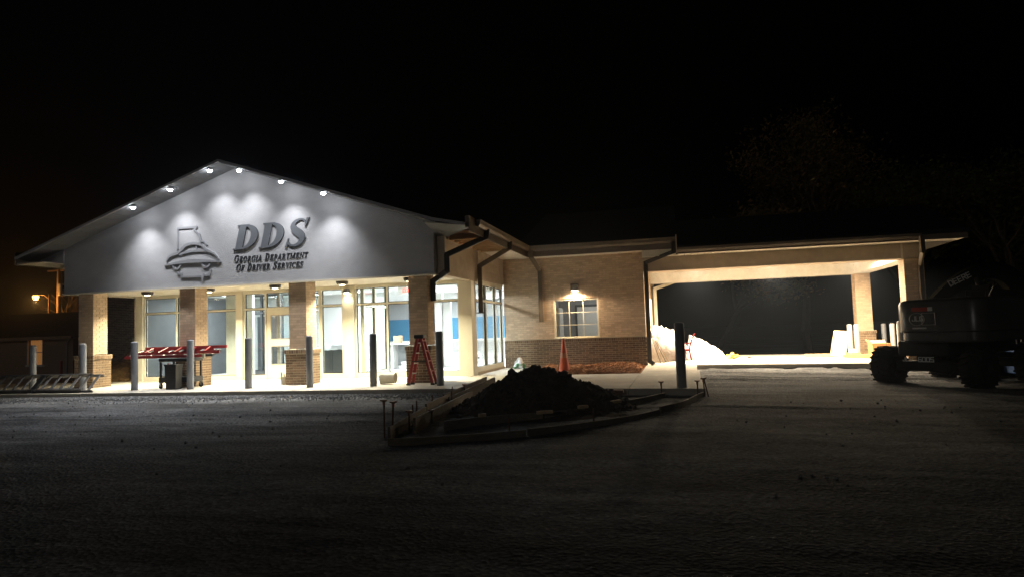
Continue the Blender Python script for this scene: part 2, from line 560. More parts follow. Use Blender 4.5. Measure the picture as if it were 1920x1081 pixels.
def ground():
    xs, x = [], -28.0
    while x < 16:
        xs.append(x)
        x += 0.075 if -15 < x < 9 else 0.2
    ys, y = [], 1.5
    while y < 23:
        ys.append(y)
        y += 0.075 if y < 16.5 else 0.12
    xs = [-600, -250, -120, -70, -50, -40, -34] + xs + [18, 22, 30, 45, 80, 200, 600]
    ys = [-300, -80, -20, -5] + ys + [25, 28, 32, 36, 40, 46, 54, 70, 110, 250, 800]
    vs = []
    def rut(d, w):
        return math.exp(-(d / w) ** 2)
    for yy in ys:
        for xx in xs:
            z = lot_z(xx, yy)
            if -28 <= xx <= 16 and 1.5 <= yy <= 23:
                z += 0.018 * fbm(xx * 0.5, yy * 0.9, 3.1) + 0.007 * fbm(xx * 2.6, yy * 3.2, 7.7) + 0.003 * fbm(xx * 9, yy * 9, 1.2, 3)
                # tyre ruts curving across the lot
                k = 0.6 + 0.4 * fbm(xx * 0.5, yy * 0.5, 9.0)
                for (c0, c1, c2) in ((12.4, 0.03, 0.0008), (10.9, 0.02, 0.001), (8.2, 0.10, 0.002), (6.9, 0.09, 0.002), (4.6, -0.05, 0.001)):
                    for off in (0.0, 1.55):
                        d = yy - (c0 - off * 0.6 + c1 * xx + c2 * xx * xx)
                        d += 0.25 * fbm(xx * 0.4, yy * 0.2, c0)
                        kk = k * max(0.0, 0.35 + 1.3 * fbm(xx * 0.33, yy * 0.33, c0 + off)) * min(1.0, max(0.25, (yy - 7.0) * 0.25))
                        z += -0.034 * kk * rut(d, 0.12) + 0.022 * kk * (rut(d - 0.22, 0.09) + rut(d + 0.22, 0.09))
                for (c0, c1, c2) in ((20.0, -0.45, 0.03), (18.3, -0.25, 0.02), (17.2, -0.1, 0.02)):
                    if xx > 0.6 and yy > 12:
                        d = yy - (c0 + c1 * (xx - 1) + c2 * (xx - 1) ** 2)
                        d += 0.3 * fbm(xx * 0.5, yy * 0.3, c0)
                        z += -0.075 * k * rut(d, 0.15) + 0.045 * k * rut(d - 0.28, 0.12) + 0.03 * k * rut(d + 0.28, 0.12)
                if xx > 0.5 and 19.5 < yy < 21.5:
                    z += 0.05 * max(0, fbm(xx * 1.4, yy * 3, 2.2)) * (yy - 19.5)
                if yy < 14.1 and yy > 13.0 and xx < -4:
                    z += 0.02 * (yy - 13.0) * (0.6 + fbm(xx * 2.5, yy * 2.5, 5.5))
            if xx > -23 and xx < 9 and yy > 14.6 and not (xx > 0.6 and yy < 21.3):
                z = min(z, -0.14)
            vs.append((xx, yy, z))
    n = len(xs)
    fs = []
    for j in range(len(ys) - 1):
        for i in range(n - 1):
            fs.append((j * n + i, j * n + i + 1, (j + 1) * n + i + 1, (j + 1) * n + i))
    mb = MB()
    mb.add(vs, fs)
    me = mb.mesh("ground", M['lot'])
    me.polygons.foreach_set("use_smooth", [True] * len(me.polygons))
    o = bpy.data.objects.new("ground", me)
    C.objects.link(o)
    o["kind"] = "structure"
ground()

# concrete apron in front of the doors, cut into slabs by control joints
pave = thing("pavement", "", "", (-8, 16, 0))
del pave["label"], pave["category"]
pave["kind"] = "structure"
def slab_quad(poly, z1=0.0, z0=-0.32):
    mb = MB()
    mb.prism(poly, z0, z1, 'z')
    return mb
def apron_front(x):
    if x < -4.5:
        return 14.28 - 0.007 * (x + 20)
    if x < -1.0:
        return 14.17 - (x + 4.5) * 0.15
    return 13.65 - (x + 1.0) * 0.17
jx = [-24, -21.0, -18.0, -14.65, -11.3, -8.0, -5.0]
g = 0.006
for a, b in zip(jx[:-1], jx[1:]):
    obj("slab", slab_quad([(a + g, apron_front(a)), (b - g, apron_front(b)), (b - g, 18.62), (a + g, 18.62)]), M['concrete'], pave)
obj("slab", slab_quad([(-5 + g, apron_front(-5)), (-3.0 - g, apron_front(-3)), (-3.0 - g, 18.35), (-5 + g, 18.35)]), M['concrete'], pave)
obj("slab", slab_quad([(-5.3, 18.37), (-4.35, 18.37), (-4.35, 22.2), (-5.3, 22.2)]), M['concrete'], pave)
obj("slab", slab_quad([(-5.62, 18.64), (-5.31, 18.64), (-5.31, 22.2), (-5.62, 22.2)]), M['concrete'], pave)
obj("slab", slab_quad([(-3.0 + g, apron_front(-3)), (-1.0 - g, apron_front(-1)), (-1.0 - g, 18.1), (-3.0 + g, 18.1)]), M['concrete'], pave)
for y0, y1 in ((None, 16.2), (16.2, 18.9), (18.9, 21.55)):
    a = apron_front(-1.0) if y0 is None else y0 + g
    b = apron_front(0.45) if y0 is None else y0 + g
    obj("slab", slab_quad([(-1.0 + g, a), (0.45, b), (0.5, y1 - g), (-1.0 + g, y1 - g)]), M['concrete'], pave)

# drive-through slab under the canopy (falls slightly to the right)
def drive_z(x):
    return -0.012 * max(0.0, x - 0.5)
drive = thing("drive_through_pavement", "", "", (3, 25, 0))
del drive["label"], drive["category"]
drive["kind"] = "structure"
for a, b in ((-1.0, 1.5), (1.5, 4.0), (4.0, 6.5), (6.5, 9.0)):
    for c, d in ((21.58, 25.0), (25.0, 28.4)):
        mb = MB()
        p = [(a + g, c + g), (b - g, c + g), (b - g, d - g), (a + g, d - g)]
        vs = [(x, y, -0.5) for x, y in p] + [(x, y, drive_z(x)) for x, y in p]
        mb.add(vs, [(3, 2, 1, 0), (4, 5, 6, 7), (0, 1, 5, 4), (1, 2, 6, 5), (2, 3, 7, 6), (3, 0, 4, 7)])
        obj("slab", mb, M['concrete'], drive)

# loose crushed stone along the apron edge
def gravel():
    mb = MB()
    rnd = random.Random(3)
    for i in range(7500):
        x = rnd.uniform(-17.5, -4.6)
        y = apron_front(x) - 0.03 - abs(rnd.gauss(0, 0.42))
        if rnd.random() < 0.04:
            x, y = rnd.uniform(-14, 6), rnd.uniform(6, 14)
            if -4.6 < x < 0.6 and y > 7:
                continue
        if x > 0.3 and y > 13:
            continue
        s = rnd.uniform(0.010, 0.026)
        z = lot_z(x, y) + (0.02 * max(0, y - 13.0) if x < -4 else 0) + s * 0.3
        pts = [Vector((rnd.uniform(0.6, 1.2) * s * math.cos(a), rnd.uniform(0.6, 1.2) * s * math.sin(a), rnd.uniform(-0.2, 0.2) * s)) for a in (0, 1.57, 3.14, 4.71)]
        o = Vector((x, y, z))
        vs = [o + p for p in pts] + [o + Vector((0, 0, s * rnd.uniform(0.6, 1.1))), o - Vector((0, 0, s))]
        mb.add(vs, [(0, 1, 4), (1, 2, 4), (2, 3, 4), (3, 0, 4), (1, 0, 5), (2, 1, 5), (3, 2, 5), (0, 3, 5)], rnd.random())
    obj("gravel", mb, M['stone'], None, "stuff", label="crushed grey stone scattered along the edge of the concrete apron", cat="gravel")
gravel()

# ------------------------------------------------------------------ bricks
TINTS = [0.0, 0.2, 0.4, 0.6, 0.8, 1.0]
BRICK_MESH = {}
def brick_mesh(L, h, d, key, m):
    k = (round(L, 3), round(h, 3), key)
    if k not in BRICK_MESH:
        lst = []
        for t in TINTS:
            mb = MB()
            c = 0.004
            mb.prism([(-L / 2, -d), (L / 2, -d), (L / 2, d - c), (L / 2 - c, d), (-L / 2 + c, d), (-L / 2, d - c)], -h / 2, h / 2, 'z', t)
            lst.append(mb.mesh("brick", m))
        BRICK_MESH[k] = lst
    return BRICK_MESH[k]

def lay_bricks(o, u, n, width, z0, z1, m, mkey, acc=None, parent=None, L=0.203, joint=0.011, course=0.0677,
               holes=(), soldier=False, rnd=random.Random(5), proud=0.008, phase=0):
    """o: corner (x,y) of the face at u=0; u: unit vector along it; n: outward unit vector.
    acc: MB that collects the bricks, or parent: bricks become objects of their own"""
    o, u, n = Vector((o[0], o[1], 0)), Vector((u[0], u[1], 0)), Vector((n[0], n[1], 0))
    rot = math.atan2(n.y, n.x) - math.pi / 2
    if soldier:
        rows = [(z0, z1 - joint)]
        L, step = 0.057, 0.0677
    else:
        nc = max(1, round((z1 - z0) / course))
        ch = (z1 - z0) / nc
        rows = [(z0 + i * ch, z0 + (i + 1) * ch - joint) for i in range(nc)]
        step = L + joint
    for i, (a, b) in enumerate(rows):
        off = 0.0 if (soldier or (i + phase) % 2 == 0) else -step / 2
        c = off
        while c < width - 0.02:
            s, e = max(0.0, c), min(width, c + L)
            c += step
            if e - s < 0.03:
                continue
            segs = [(s, e)]
            for (h0, h1, hz0, hz1) in holes:
                if b > hz0 and a < hz1:
                    new = []
                    for (p, q) in segs:
                        if q <= h0 or p >= h1:
                            new.append((p, q))
                        else:
                            if p < h0 - 0.03:
                                new.append((p, h0))
                            if q > h1 + 0.03:
                                new.append((h1, q))
                    segs = new
            for (p, q) in segs:
                t = rnd.choice(TINTS)
                pr = proud + rnd.uniform(-0.002, 0.002)
                cu = o + u * ((p + q) / 2)
                if parent is not None:
                    me = brick_mesh(round(q - p, 3), round(b - a, 3), pr if False else proud, mkey, m)[TINTS.index(t)]
                    ob = bpy.data.objects.new("brick", me)
                    C.objects.link(ob)
                    ob.parent = parent
                    ob.location = Vector((cu.x, cu.y, (a + b) / 2)) + n * (pr - proud) - wloc(parent)
                    ob.rotation_euler = (0, 0, rot)
                else:
                    p0 = o + u * p
                    p1 = o + u * q
                    pr_v = n * pr
                    bk = -n * 0.01
                    vs = [p0 + bk, p1 + bk, p1 + pr_v, p0 + pr_v]
                    vs = [(v.x, v.y, a) for v in vs] + [(v.x, v.y, b) for v in vs]
                    acc.add(vs, [(3, 2, 1, 0), (4, 5, 6, 7), (1, 2, 6, 5), (2, 3, 7, 6), (3, 0, 4, 7)], t)

# ------------------------------------------------------------------ the office building
B = thing("office_building", "brick and grey stucco office building with a lit gabled entrance front and drive-through canopy", "building", (-8, 22, 0))
def bp(name, mb, m, parent=None, **k):
    return obj(name, mb, m, parent or B, **k)

RX, RZ, SL = -11.40, 5.84, 0.333          # ridge of the front gable (underside), pitch
def under(x):
    return RZ - SL * abs(x - RX)
GY = 15.95                                # plane of the gable wall
# gable wall
mb = MB()
mb.prism([(-17.0, 2.69), (-5.8, 2.69), (-5.8, under(-5.8) + 0.06), (RX, RZ + 0.06), (-17.0, under(-17.0) + 0.06)], GY, GY + 0.22, 'y')
gable = bp("gable_wall", mb, M['stucco_grey'], label="grey stucco gable wall lit by six downlights")
mb = MB(); mb.box(-17.03, -5.76, GY - 0.03, GY + 0.1, 2.645, 2.688)
bp("drip_trim", mb, M['soffit'])
# portico ceiling
mb = MB(); mb.box(-16.95, -5.84, GY + 0.225, 18.42, 2.70, 2.76)
bp("portico_ceiling", mb, M['soffit'])
# main roof over the front block
TH = 0.05
YR = 15.25
def roof_slope(pts, y0, y1, name, m):
    mb = MB()
    n = len(pts)
    poly = [(x, z + TH) for x, z in pts] + [(x, z + 0.012) for x, z in reversed(pts)]
    mb.prism(poly, y0, y1, 'y')
    return bp(name, mb, m)
LEFT = [(-17.95, under(-17.95)), (RX, RZ)]
RIGHT_P = [(RX, RZ), (-5.55, under(-5.55)), (-4.66, 3.70)]
roof_slope(LEFT, YR + 0.02, 33.0, "roof", M['shingle'])
roof_slope(RIGHT_P, YR + 0.02, 33.0, "roof", M['shingle'])
# rake boards
for pts in (LEFT, RIGHT_P):
    mb = MB()
    mb.prism([(x, z + TH + 0.008) for x, z in pts] + [(x, z - 0.012) for x, z in reversed(pts)], YR - 0.02, YR + 0.015, 'y')
    bp("rake_board", mb, M['stucco_grey'])
# soffit boards below the rake overhang, one board after the other
SOFF_N = 0
for side in (-1, 1):
    xa = RX
    end = -17.9 if side < 0 else -5.56
    stp = 0.30
    k = 0
    while (xa - end) * -side > 0.02:
        xb = xa + side * stp
        if (xb - end) * side > 0:
            xb = end
        a, b = xa + side * 0.008, xb - side * 0.002
        mb = MB()
        mb.prism([(a, under(a) - 0.002), (b, under(b) - 0.002), (b, under(b) - 0.022), (a, under(a) - 0.022)], YR + 0.016, GY - 0.004, 'y')
        bp("soffit_board", mb, M['soffit_grey'])
        xa = xb
mb = MB()
mb.prism([(-17.9, 3.52), (-17.02, 3.52), (-17.02, 3.55), (-17.9, 3.55)], YR + 0.02, 22.0, 'y')
bp("eave_soffit", mb, M['stucco_beige'])
mb = MB(); mb.box(-17.98, -17.93, YR, 22.0, 3.50, 3.86)
bp("fascia", mb, M['bronze'])
mb = MB(); mb.prism([(-17.9, 3.55), (-17.005, 3.55), (-17.005, under(-17.005)), (-17.9, under(-17.9))], GY - 0.02, GY + 0.05, 'y')
bp("eave_return_panel", mb, M['stucco_grey'])
mb = MB(); mb.box(-17.05, -16.9, GY + 0.23, 22.1, 2.66, 3.5)
bp("side_header_wall", mb, M['stucco_beige'])

# right-hand eave: soffit panel, bare joists, fascia, gutter
EX = -4.64
mb = MB()
mb.add([(-5.79, YR + .017, 3.86), (-4.68, YR + .017, 3.70), (-4.68, 15.36, 3.66), (-5.585, 16.32, 3.60), (-5.79, 16.32, 3.60),
        (-5.79, YR + .017, 3.88), (-4.68, YR + .017, 3.72), (-4.68, 15.36, 3.68), (-5.585, 16.32, 3.62), (-5.79, 16.32, 3.62)],
       [(4, 3, 2, 1, 0), (5, 6, 7, 8, 9), (0, 1, 6, 5), (1, 2, 7, 6), (2, 3, 8, 7), (3, 4, 9, 8), (4, 0, 5, 9)])
bp("metal_soffit_panel", mb, M['soffit_grey'])
mb = MB(); mb.box(-5.58, EX - 0.03, 15.9, 19.62, 3.685, 3.70)
bp("roof_sheathing", mb, M['deck'])
y = 16.45
while y < 19.6:
    mb = MB(); mb.box(-5.575, EX - 0.032, y, y + 0.05, 3.55, 3.684)
    bp("joist", mb, M['joist'])
    y += 0.40
mb = MB(); mb.box(-5.58, -5.54, 16.34, 19.6, 3.56, 3.66)
bp("ledger_board", mb, M['joist'])
mb = MB(); mb.box(-5.58, EX - 0.03, 19.63, 22.08, 3.575, 3.60)
bp("eave_soffit", mb, M['soffit'])
mb = MB(); mb.box(EX - 0.03, EX, YR, 21.52, 3.565, 3.80)
bp("fascia", mb, M['bronze'])
def gutter_poly(o, s):
    return [(o, 3.74), (o + s * 0.07, 3.735), (o + s * 0.11, 3.80), (o + s * 0.125, 3.88), (o + s * 0.135, 3.90), (o + s * 0.12, 3.905), (o, 3.905)]
mb = MB(); mb.prism(gutter_poly(EX + 0.002, 1), 15.75, 21.42, 'y')
bp("gutter", mb, M['bronze'])
mb = MB(); mb.box(EX - 0.10, EX + 0.004, YR - 0.02, 15.74, 3.66, 3.93)
bp("corner_board", mb, M['bronze'])
# side header above the side windows
mb = MB(); mb.box(-5.84, -5.585, GY + 0.222, 18.95, 2.65, 3.64)
bp("side_header_wall", mb, M['stucco_beige'])
mb = MB(); mb.box(-5.84, -5.60, 18.952, 22.1, 2.74, 3.64)
bp("side_header_wall", mb, M['stucco_beige'])
for z0, z1, dx in ((2.74, 3.02, 0.02), (3.03, 3.30, 0.012), (3.31, 3.572, 0.02)):
    mb = MB(); mb.box(-5.598, -5.598 + dx, 19.05, 22.08, z0, z1)
    bp("siding_board", mb, M['stucco_beige'])

# columns of the portico
COLX = [-16.35, -13.0, -9.65, -6.29]
stuff_bricks = MB()
for ci, cx in enumerate(COLX):
    mb = MB()
    w, y0, y1 = 0.245, 16.06, 16.55
    mb.box(cx - w, cx + w, y0, y1, 0.93, 2.70)
    col = bp("column", mb, M['mortar_tan'])
    lay_bricks((cx - w, y0), (1, 0), (0, -1), 2 * w, 0.94, 2.63, M['brick_tan'], 't', acc=stuff_bricks)
    lay_bricks((cx + w, y0), (0, 1), (1, 0), y1 - y0, 0.94, 2.69, M['brick_tan'], 't', acc=stuff_bricks, phase=1)
    lay_bricks((cx - w, y1), (0, -1), (-1, 0), y1 - y0, 0.94, 2.69, M['brick_tan'], 't', acc=stuff_bricks, phase=1)
    lay_bricks((cx + w, y1), (-1, 0), (0, 1), 2 * w, 0.94, 2.69, M['brick_tan'], 't', acc=stuff_bricks)
    # pedestal
    w2, a0, a1 = 0.315, 15.99, 16.62
    mb = MB(); mb.box(cx - w2, cx + w2, a0, a1, 0.0, 0.80)
    ped = bp("pedestal", mb, M['mortar_light'])
    mb = MB(); mb.box(cx - w2 - 0.025, cx + w2 + 0.025, a0 - 0.025, a1 + 0.025, 0.80, 0.915)
    cap = bp("pedestal_cap", mb, M['mortar_light'])
    lay_bricks((cx - w2, a0), (1, 0), (0, -1), 2 * w2, 0.005, 0.80, M['brick_brown'], 'b', parent=ped)
    lay_bricks((cx + w2, a0), (0, 1), (1, 0), a1 - a0, 0.005, 0.80, M['brick_brown'], 'b', parent=ped, phase=1)
    back = MB()
    lay_bricks((cx - w2, a1), (0, -1), (-1, 0), a1 - a0, 0.005, 0.80, M['brick_brown'], 'b', acc=back, phase=1)
    lay_bricks((cx + w2, a1), (-1, 0), (0, 1), 2 * w2, 0.005, 0.80, M['brick_brown'], 'b', acc=back)
    w3, b0, b1 = w2 + 0.025, a0 - 0.025, a1 + 0.025
    lay_bricks((cx - w3, b0), (1, 0), (0, -1), 2 * w3, 0.81, 0.912, M['brick_brown'], 'b', acc=back, soldier=True)
    lay_bricks((cx + w3, b0), (0, 1), (1, 0), b1 - b0, 0.81, 0.912, M['brick_brown'], 'b', acc=back, soldier=True)
    lay_bricks((cx - w3, b1), (0, -1), (-1, 0), b1 - b0, 0.81, 0.912, M['brick_brown'], 'b', acc=back, soldier=True)
    bp("pedestal_bricks", back, M['brick_brown'], kind="stuff")
bp("column_bricks", stuff_bricks, M['brick_tan'], kind="stuff")

# ---- storefront
SY = 18.50
HEAD, TRAN = 2.66, 2.13
def storefront(name, xs, doors=(), y=SY, z0=0.0, axis='x', xc=None, mull=0.05, dep=0.11, transom=TRAN, head=HEAD, m=None):
    """xs: mullion centres from end to end along the axis; panes between; doors: bays holding a door"""
    m = m or M['cream']
    def bx(mb, a0, a1, c0, c1, q0, q1):
        if axis == 'x':
            mb.box(a0, a1, c0, c1, q0, q1)
        else:
            mb.box(c0, c1, a0, a1, q0, q1)
    f = MB()
    h = mull / 2
    for i, x in enumerate(xs):
        bx(f, x - h, x + h, y - dep / 2, y + dep / 2, z0, head)
    for i in range(len(xs) - 1):
        a, b = xs[i] + h, xs[i + 1] - h
        e = 0.002
        bx(f, a, b, y - dep / 2 + e, y + dep / 2 - e, head - 0.06, head)
        bx(f, a, b, y - dep / 2 + e, y + dep / 2 - e, transom - 0.025, transom + 0.03)
        if i not in doors:
            bx(f, a, b, y - dep / 2 + e, y + dep / 2 - e, z0, z0 + 0.14)
    fr = bp(name, f, m)
    def gasket_shade(a, b, q0, q1):  # rubber gaskets, dark also to stand in for shadow lines at the mullions
        gk = MB()
        w_ = 0.014
        c0, c1 = y - 0.016, y + 0.016
        bx(gk, a, a + w_, c0, c1, q0, q1)
        bx(gk, b - w_, b, c0, c1, q0, q1)
        bx(gk, a + w_, b - w_, c0 + .001, c1 - .001, q0, q0 + w_)
        bx(gk, a + w_, b - w_, c0 + .001, c1 - .001, q1 - w_, q1)
        bp("gasket_shade", gk, M['rubber'], fr)
    for i in range(len(xs) - 1):
        a, b = xs[i] + h - 0.005, xs[i + 1] - h + 0.005
        p = MB(); bx(p, a, b, y - 0.006, y + 0.006, transom + 0.025, head - 0.055)
        bp("pane", p, M['glass'], fr)
        gasket_shade(a + .006, b - .006, transom + 0.031, head - 0.061)
        if i not in doors:
            p = MB(); bx(p, a, b, y - 0.006, y + 0.006, z0 + 0.135, transom - 0.02)
            bp("pane", p, M['glass'], fr)
            gasket_shade(a + .006, b - .006, z0 + 0.141, transom - 0.026)
    return fr

def door(x0, x1, y=SY, top=TRAN - 0.03, handle=1):
    f = MB()
    st = 0.13
    d0, d1 = y - 0.03, y + 0.03
    f.box(x0, x0 + st, d0, d1, 0.012, top)
    f.box(x1 - st, x1, d0, d1, 0.012, top)
    for z0, z1 in ((0.012, 0.44), (1.0, 1.20), (top - 0.17, top)):
        f.box(x0 + st, x1 - st, d0 + 0.002, d1 - 0.002, z0, z1)
    dr = bp("door", f, M['cream'])
    for z0, z1 in ((0.435, 1.005), (1.195, top - 0.165)):
        p = MB(); p.box(x0 + st - 0.005, x1 - st + 0.005, y - 0.006, y + 0.006, z0, z1)
        bp("pane", p, M['glass'], dr)
        q = MB()
        for a0, a1, c0, c1 in ((x0 + st, x1 - st, z0 + 0.005, z0 + 0.03), (x0 + st, x1 - st, z1 - 0.03, z1 - 0.005),
                               (x0 + st, x0 + st + 0.025, z0 + 0.031, z1 - 0.031), (x1 - st - 0.025, x1 - st, z0 + 0.031, z1 - 0.031)):
            q.box(a0 + 0.001, a1 - 0.001, d0 - 0.006, d0 + 0.02, c0, c1)
        bp("glazing_bead", q, M['alu'], dr)
    hx = x1 - 0.06 if handle > 0 else x0 + 0.06
    q = MB()
    q.tube([(hx, d0 - 0.002, 0.98), (hx, d0 - 0.06, 0.98), (hx, d0 - 0.06, 1.28), (hx, d0 - 0.002, 1.28)], 0.012, 8)
    bp("handle", q, M['alu'], dr)

storefront("storefront_window", [-16.52, -15.33, -14.80, -14.3, -13.18])
storefront("storefront_window", [-12.90, -12.17, -11.20, -10.36, -10.2, -9.60][:4], doors=(1,))
door(-12.14, -11.23)
storefront("storefront_window", [-10.30, -9.60])
storefront("storefront_window", [-9.18, -8.19, -7.05, -6.0])
def pilaster(x0, x1, y0=SY - 0.12, y1=SY + 0.12, top=2.70):
    mb = MB(); mb.box(x0, x1, y0, y1, 0.0, top)
    mb.box(x0 - 0.008, x1 + 0.008, y0 - 0.012, y0 - 0.001, 0.0, 0.12)
    bp("pilaster", mb, M['cream'])
pilaster(-16.80, -16.55)
pilaster(-13.152, -12.928)
pilaster(-9.572, -9.208)
pilaster(-5.972, -5.60, SY - 0.14, SY + 0.32)
mb = MB(); mb.box(-16.8, -5.98, SY - 0.07, SY + 0.09, HEAD + 0.002, 2.84)
bp("storefront_head", mb, M['cream'])
mb = MB(); mb.box(-16.55, -5.98, SY - 0.075, SY + 0.075, -0.02, -0.001)
bp("threshold", mb, M['alu'])
# side storefront, running back to the wing
storefront("storefront_window", [18.87, 20.06, 21.19, 22.04], y=-5.70, axis='y', z0=0.06)
mb = MB(); mb.box(-5.775, -5.625, 18.84, 22.1, -0.05, 0.058)
bp("window_sill", mb, M['stucco_beige'])
mb = MB(); mb.box(-5.77, -5.63, 18.83, 22.1, 2.662, 2.738)
bp("storefront_head", mb, M['cream'])

# ---- right wing wall with the small window
WY = 22.10
WX0, WX1 = -3.93, -2.46
WZ0, WZ1 = 0.915, 2.19
def hole_wall(name, x0, x1, y0, y1, z0, z1, hx0, hx1, hz0, hz1, m):
    mb = MB()
    mb.box(x0, hx0, y0, y1, z0, z1)
    mb.box(hx1, x1, y0, y1, z0, z1)
    mb.box(hx0, hx1, y0 + 0.001, y1 - 0.001, z0, hz0)
    mb.box(hx0, hx1, y0 + 0.001, y1 - 0.001, hz1, z1)
    return bp(name, mb, m)
wing = hole_wall("wing_wall", -5.60, -1.0, WY, WY + 0.28, 0.0, 3.60, WX0, WX1, WZ0, WZ1, M['mortar_tan'])
acc = MB()
lay_bricks((-5.60, WY), (1, 0), (0, -1), 4.6, 0.92, 3.57, M['brick_tan'], 't', acc=acc,
           holes=[(WX0 + 5.6, WX1 + 5.6, WZ0 - .01, WZ1), (WX0 + 5.60, WX1 + 5.60, 2.19, 2.41)])
lay_bricks((WX0 - 0.0, WY), (1, 0), (0, -1), WX1 - WX0, 2.195, 2.405, M['brick_tan'], 't', acc=acc, soldier=True, proud=0.016)
bp("wall_bricks", acc, M['brick_tan'], kind="stuff")
mb = MB(); mb.box(-5.60, -0.97, WY - 0.075, WY - 0.002, 0.0, 0.80)
wain = bp("wainscot", mb, M['mortar_light'])
acc = MB()
lay_bricks((-5.60, WY - 0.075), (1, 0), (0, -1), 4.63, 0.005, 0.80, M['brick_brown'], 'b', acc=acc)
lay_bricks((-5.60, WY - 0.085), (1, 0), (0, -1), 4.64, 0.80, 0.895, M['brick_brown'], 'b', acc=acc, soldier=True, proud=0.012)
bp("wainscot_bricks", acc, M['brick_brown'], kind="stuff")
mb = MB(); mb.box(-5.60, -0.955, WY - 0.105, WY - 0.001, 0.897, 0.914)
bp("ledge", mb, M['mortar_light'])
# window in the wing
f = MB()
fw = 0.05
f.box(WX0, WX0 + fw, WY + 0.01, WY + 0.12, WZ0, WZ1)
f.box(WX1 - fw, WX1, WY + 0.01, WY + 0.12, WZ0, WZ1)
f.box(WX0 + fw, WX1 - fw, WY + 0.012, WY + 0.118, WZ0, WZ0 + fw)
f.box(WX0 + fw, WX1 - fw, WY + 0.012, WY + 0.118, WZ1 - fw, WZ1)
wfr = bp("window", f, M['cream'])
gx = [WX0 + fw + (WX1 - WX0 - 2 * fw) * k / 3 for k in range(4)]
gz = [WZ0 + fw, WZ0 + 0.43, WZ0 + 0.83, WZ1 - fw]
for k in (1, 2):
    q = MB(); q.box(gx[k] - 0.008, gx[k] + 0.008, WY + 0.045, WY + 0.07, gz[0], gz[3])
    bp("muntin", q, M['cream'], wfr)
    q = MB(); q.box(gx[0], gx[3], WY + 0.047, WY + 0.068, gz[k] - 0.008, gz[k] + 0.008)
    bp("muntin", q, M['cream'], wfr)
for i in range(3):
    for j in range(3):
        q = MB(); q.box(gx[i] + 0.011, gx[i + 1] - 0.011, WY + 0.055, WY + 0.06, gz[j] + 0.011, gz[j + 1] - 0.011)
        bp("pane", q, M['glass'], wfr)
q = MB(); q.box(WX0 - 0.02, WX1 + 0.02, WY - 0.07, WY + 0.02, WZ0 - 0.0, WZ0 + 0.02)
bp("sill", q, M['cream'], wfr)
# wing eave
EY = 21.55
mb = MB(); mb.box(EX + 0.003, 0.06, EY, EY + 0.03, 3.56, 3.80)
bp("fascia", mb, M['bronze'])
mb = MB(); mb.prism(gutter_poly(EY - 0.002, -1), EX + 0.0, 0.05, 'x')
bp("gutter", mb, M['bronze'])
mb = MB(); mb.box(0.052, 0.085, EY - 0.15, EY + 0.2, 3.44, 3.98)
bp("gutter_end_board", mb, M['stucco_beige'])
mb = MB(); mb.box(EX + 0.01, 0.05, EY + 0.032, WY + 0.1, 3.562, 3.585); mb.box(-0.995, 0.049, WY + 0.101, 30.0, 3.561, 3.584)
bp("eave_soffit", mb, M['soffit'])
mb = MB()
mb.add([(-5.0, EY - 0.02, 3.80), (0.09, EY - 0.02, 3.80), (0.09, 27.2, 5.75), (-5.0, 27.2, 5.75),
        (-5.0, EY - 0.02, 3.93), (0.09, EY - 0.02, 3.93), (0.09, 27.2, 5.88), (-5.0, 27.2, 5.88)],
       [(0, 3, 2, 1), (4, 5, 6, 7), (0, 1, 5, 4), (1, 2, 6, 5), (2, 3, 7, 6), (3, 0, 4, 7)])
bp("roof", mb, M['shingle'])
mb = MB()
mb.add([(-5.0, 33.0, 3.80), (0.09, 33.0, 3.80), (0.09, 27.2, 5.75), (-5.0, 27.2, 5.75),
        (-5.0, 33.0, 3.93), (0.09, 33.0, 3.93), (0.09, 27.2, 5.88), (-5.0, 27.2, 5.88)],
       [(0, 3, 2, 1), (4, 5, 6, 7), (0, 1, 5, 4), (1, 2, 6, 5), (2, 3, 7, 6), (3, 0, 4, 7)])
bp("roof", mb, M['shingle'])
# wing end wall facing the drive-through
mb = MB(); mb.box(-1.24, -1.0, WY + 0.282, 32.5, 0.0, 3.55)
bp("drive_through_wall", mb, M['mortar_tan'])
acc = MB()
lay_bricks((-1.0, WY), (0, 1), (1, 0), 6.0, 0.92, 3.30, M['brick_tan'], 't', acc=acc, phase=1, holes=[(2.9, 4.0, 0.0, 2.2)])
lay_bricks((-1.0, WY - 0.06), (0, 1), (1, 0), 2.9, 0.005, 0.85, M['brick_brown'], 'b', acc=acc, phase=1)
bp("wall_bricks", acc, M['brick_tan'], kind="stuff")
mb = MB(); mb.box(-0.998, -0.94, 25.05, 26.05, 0.0, 2.15)
sd = bp("door", mb, M['board'])
mb = MB()
for a, b, c, d in ((24.98, 25.045, 0, 2.2), (26.055, 26.12, 0, 2.2), (25.046, 26.054, 2.155, 2.2)):
    mb.box(-0.999, -0.91, a, b, c, d)
bp("door_frame", mb, M['cream'], sd)

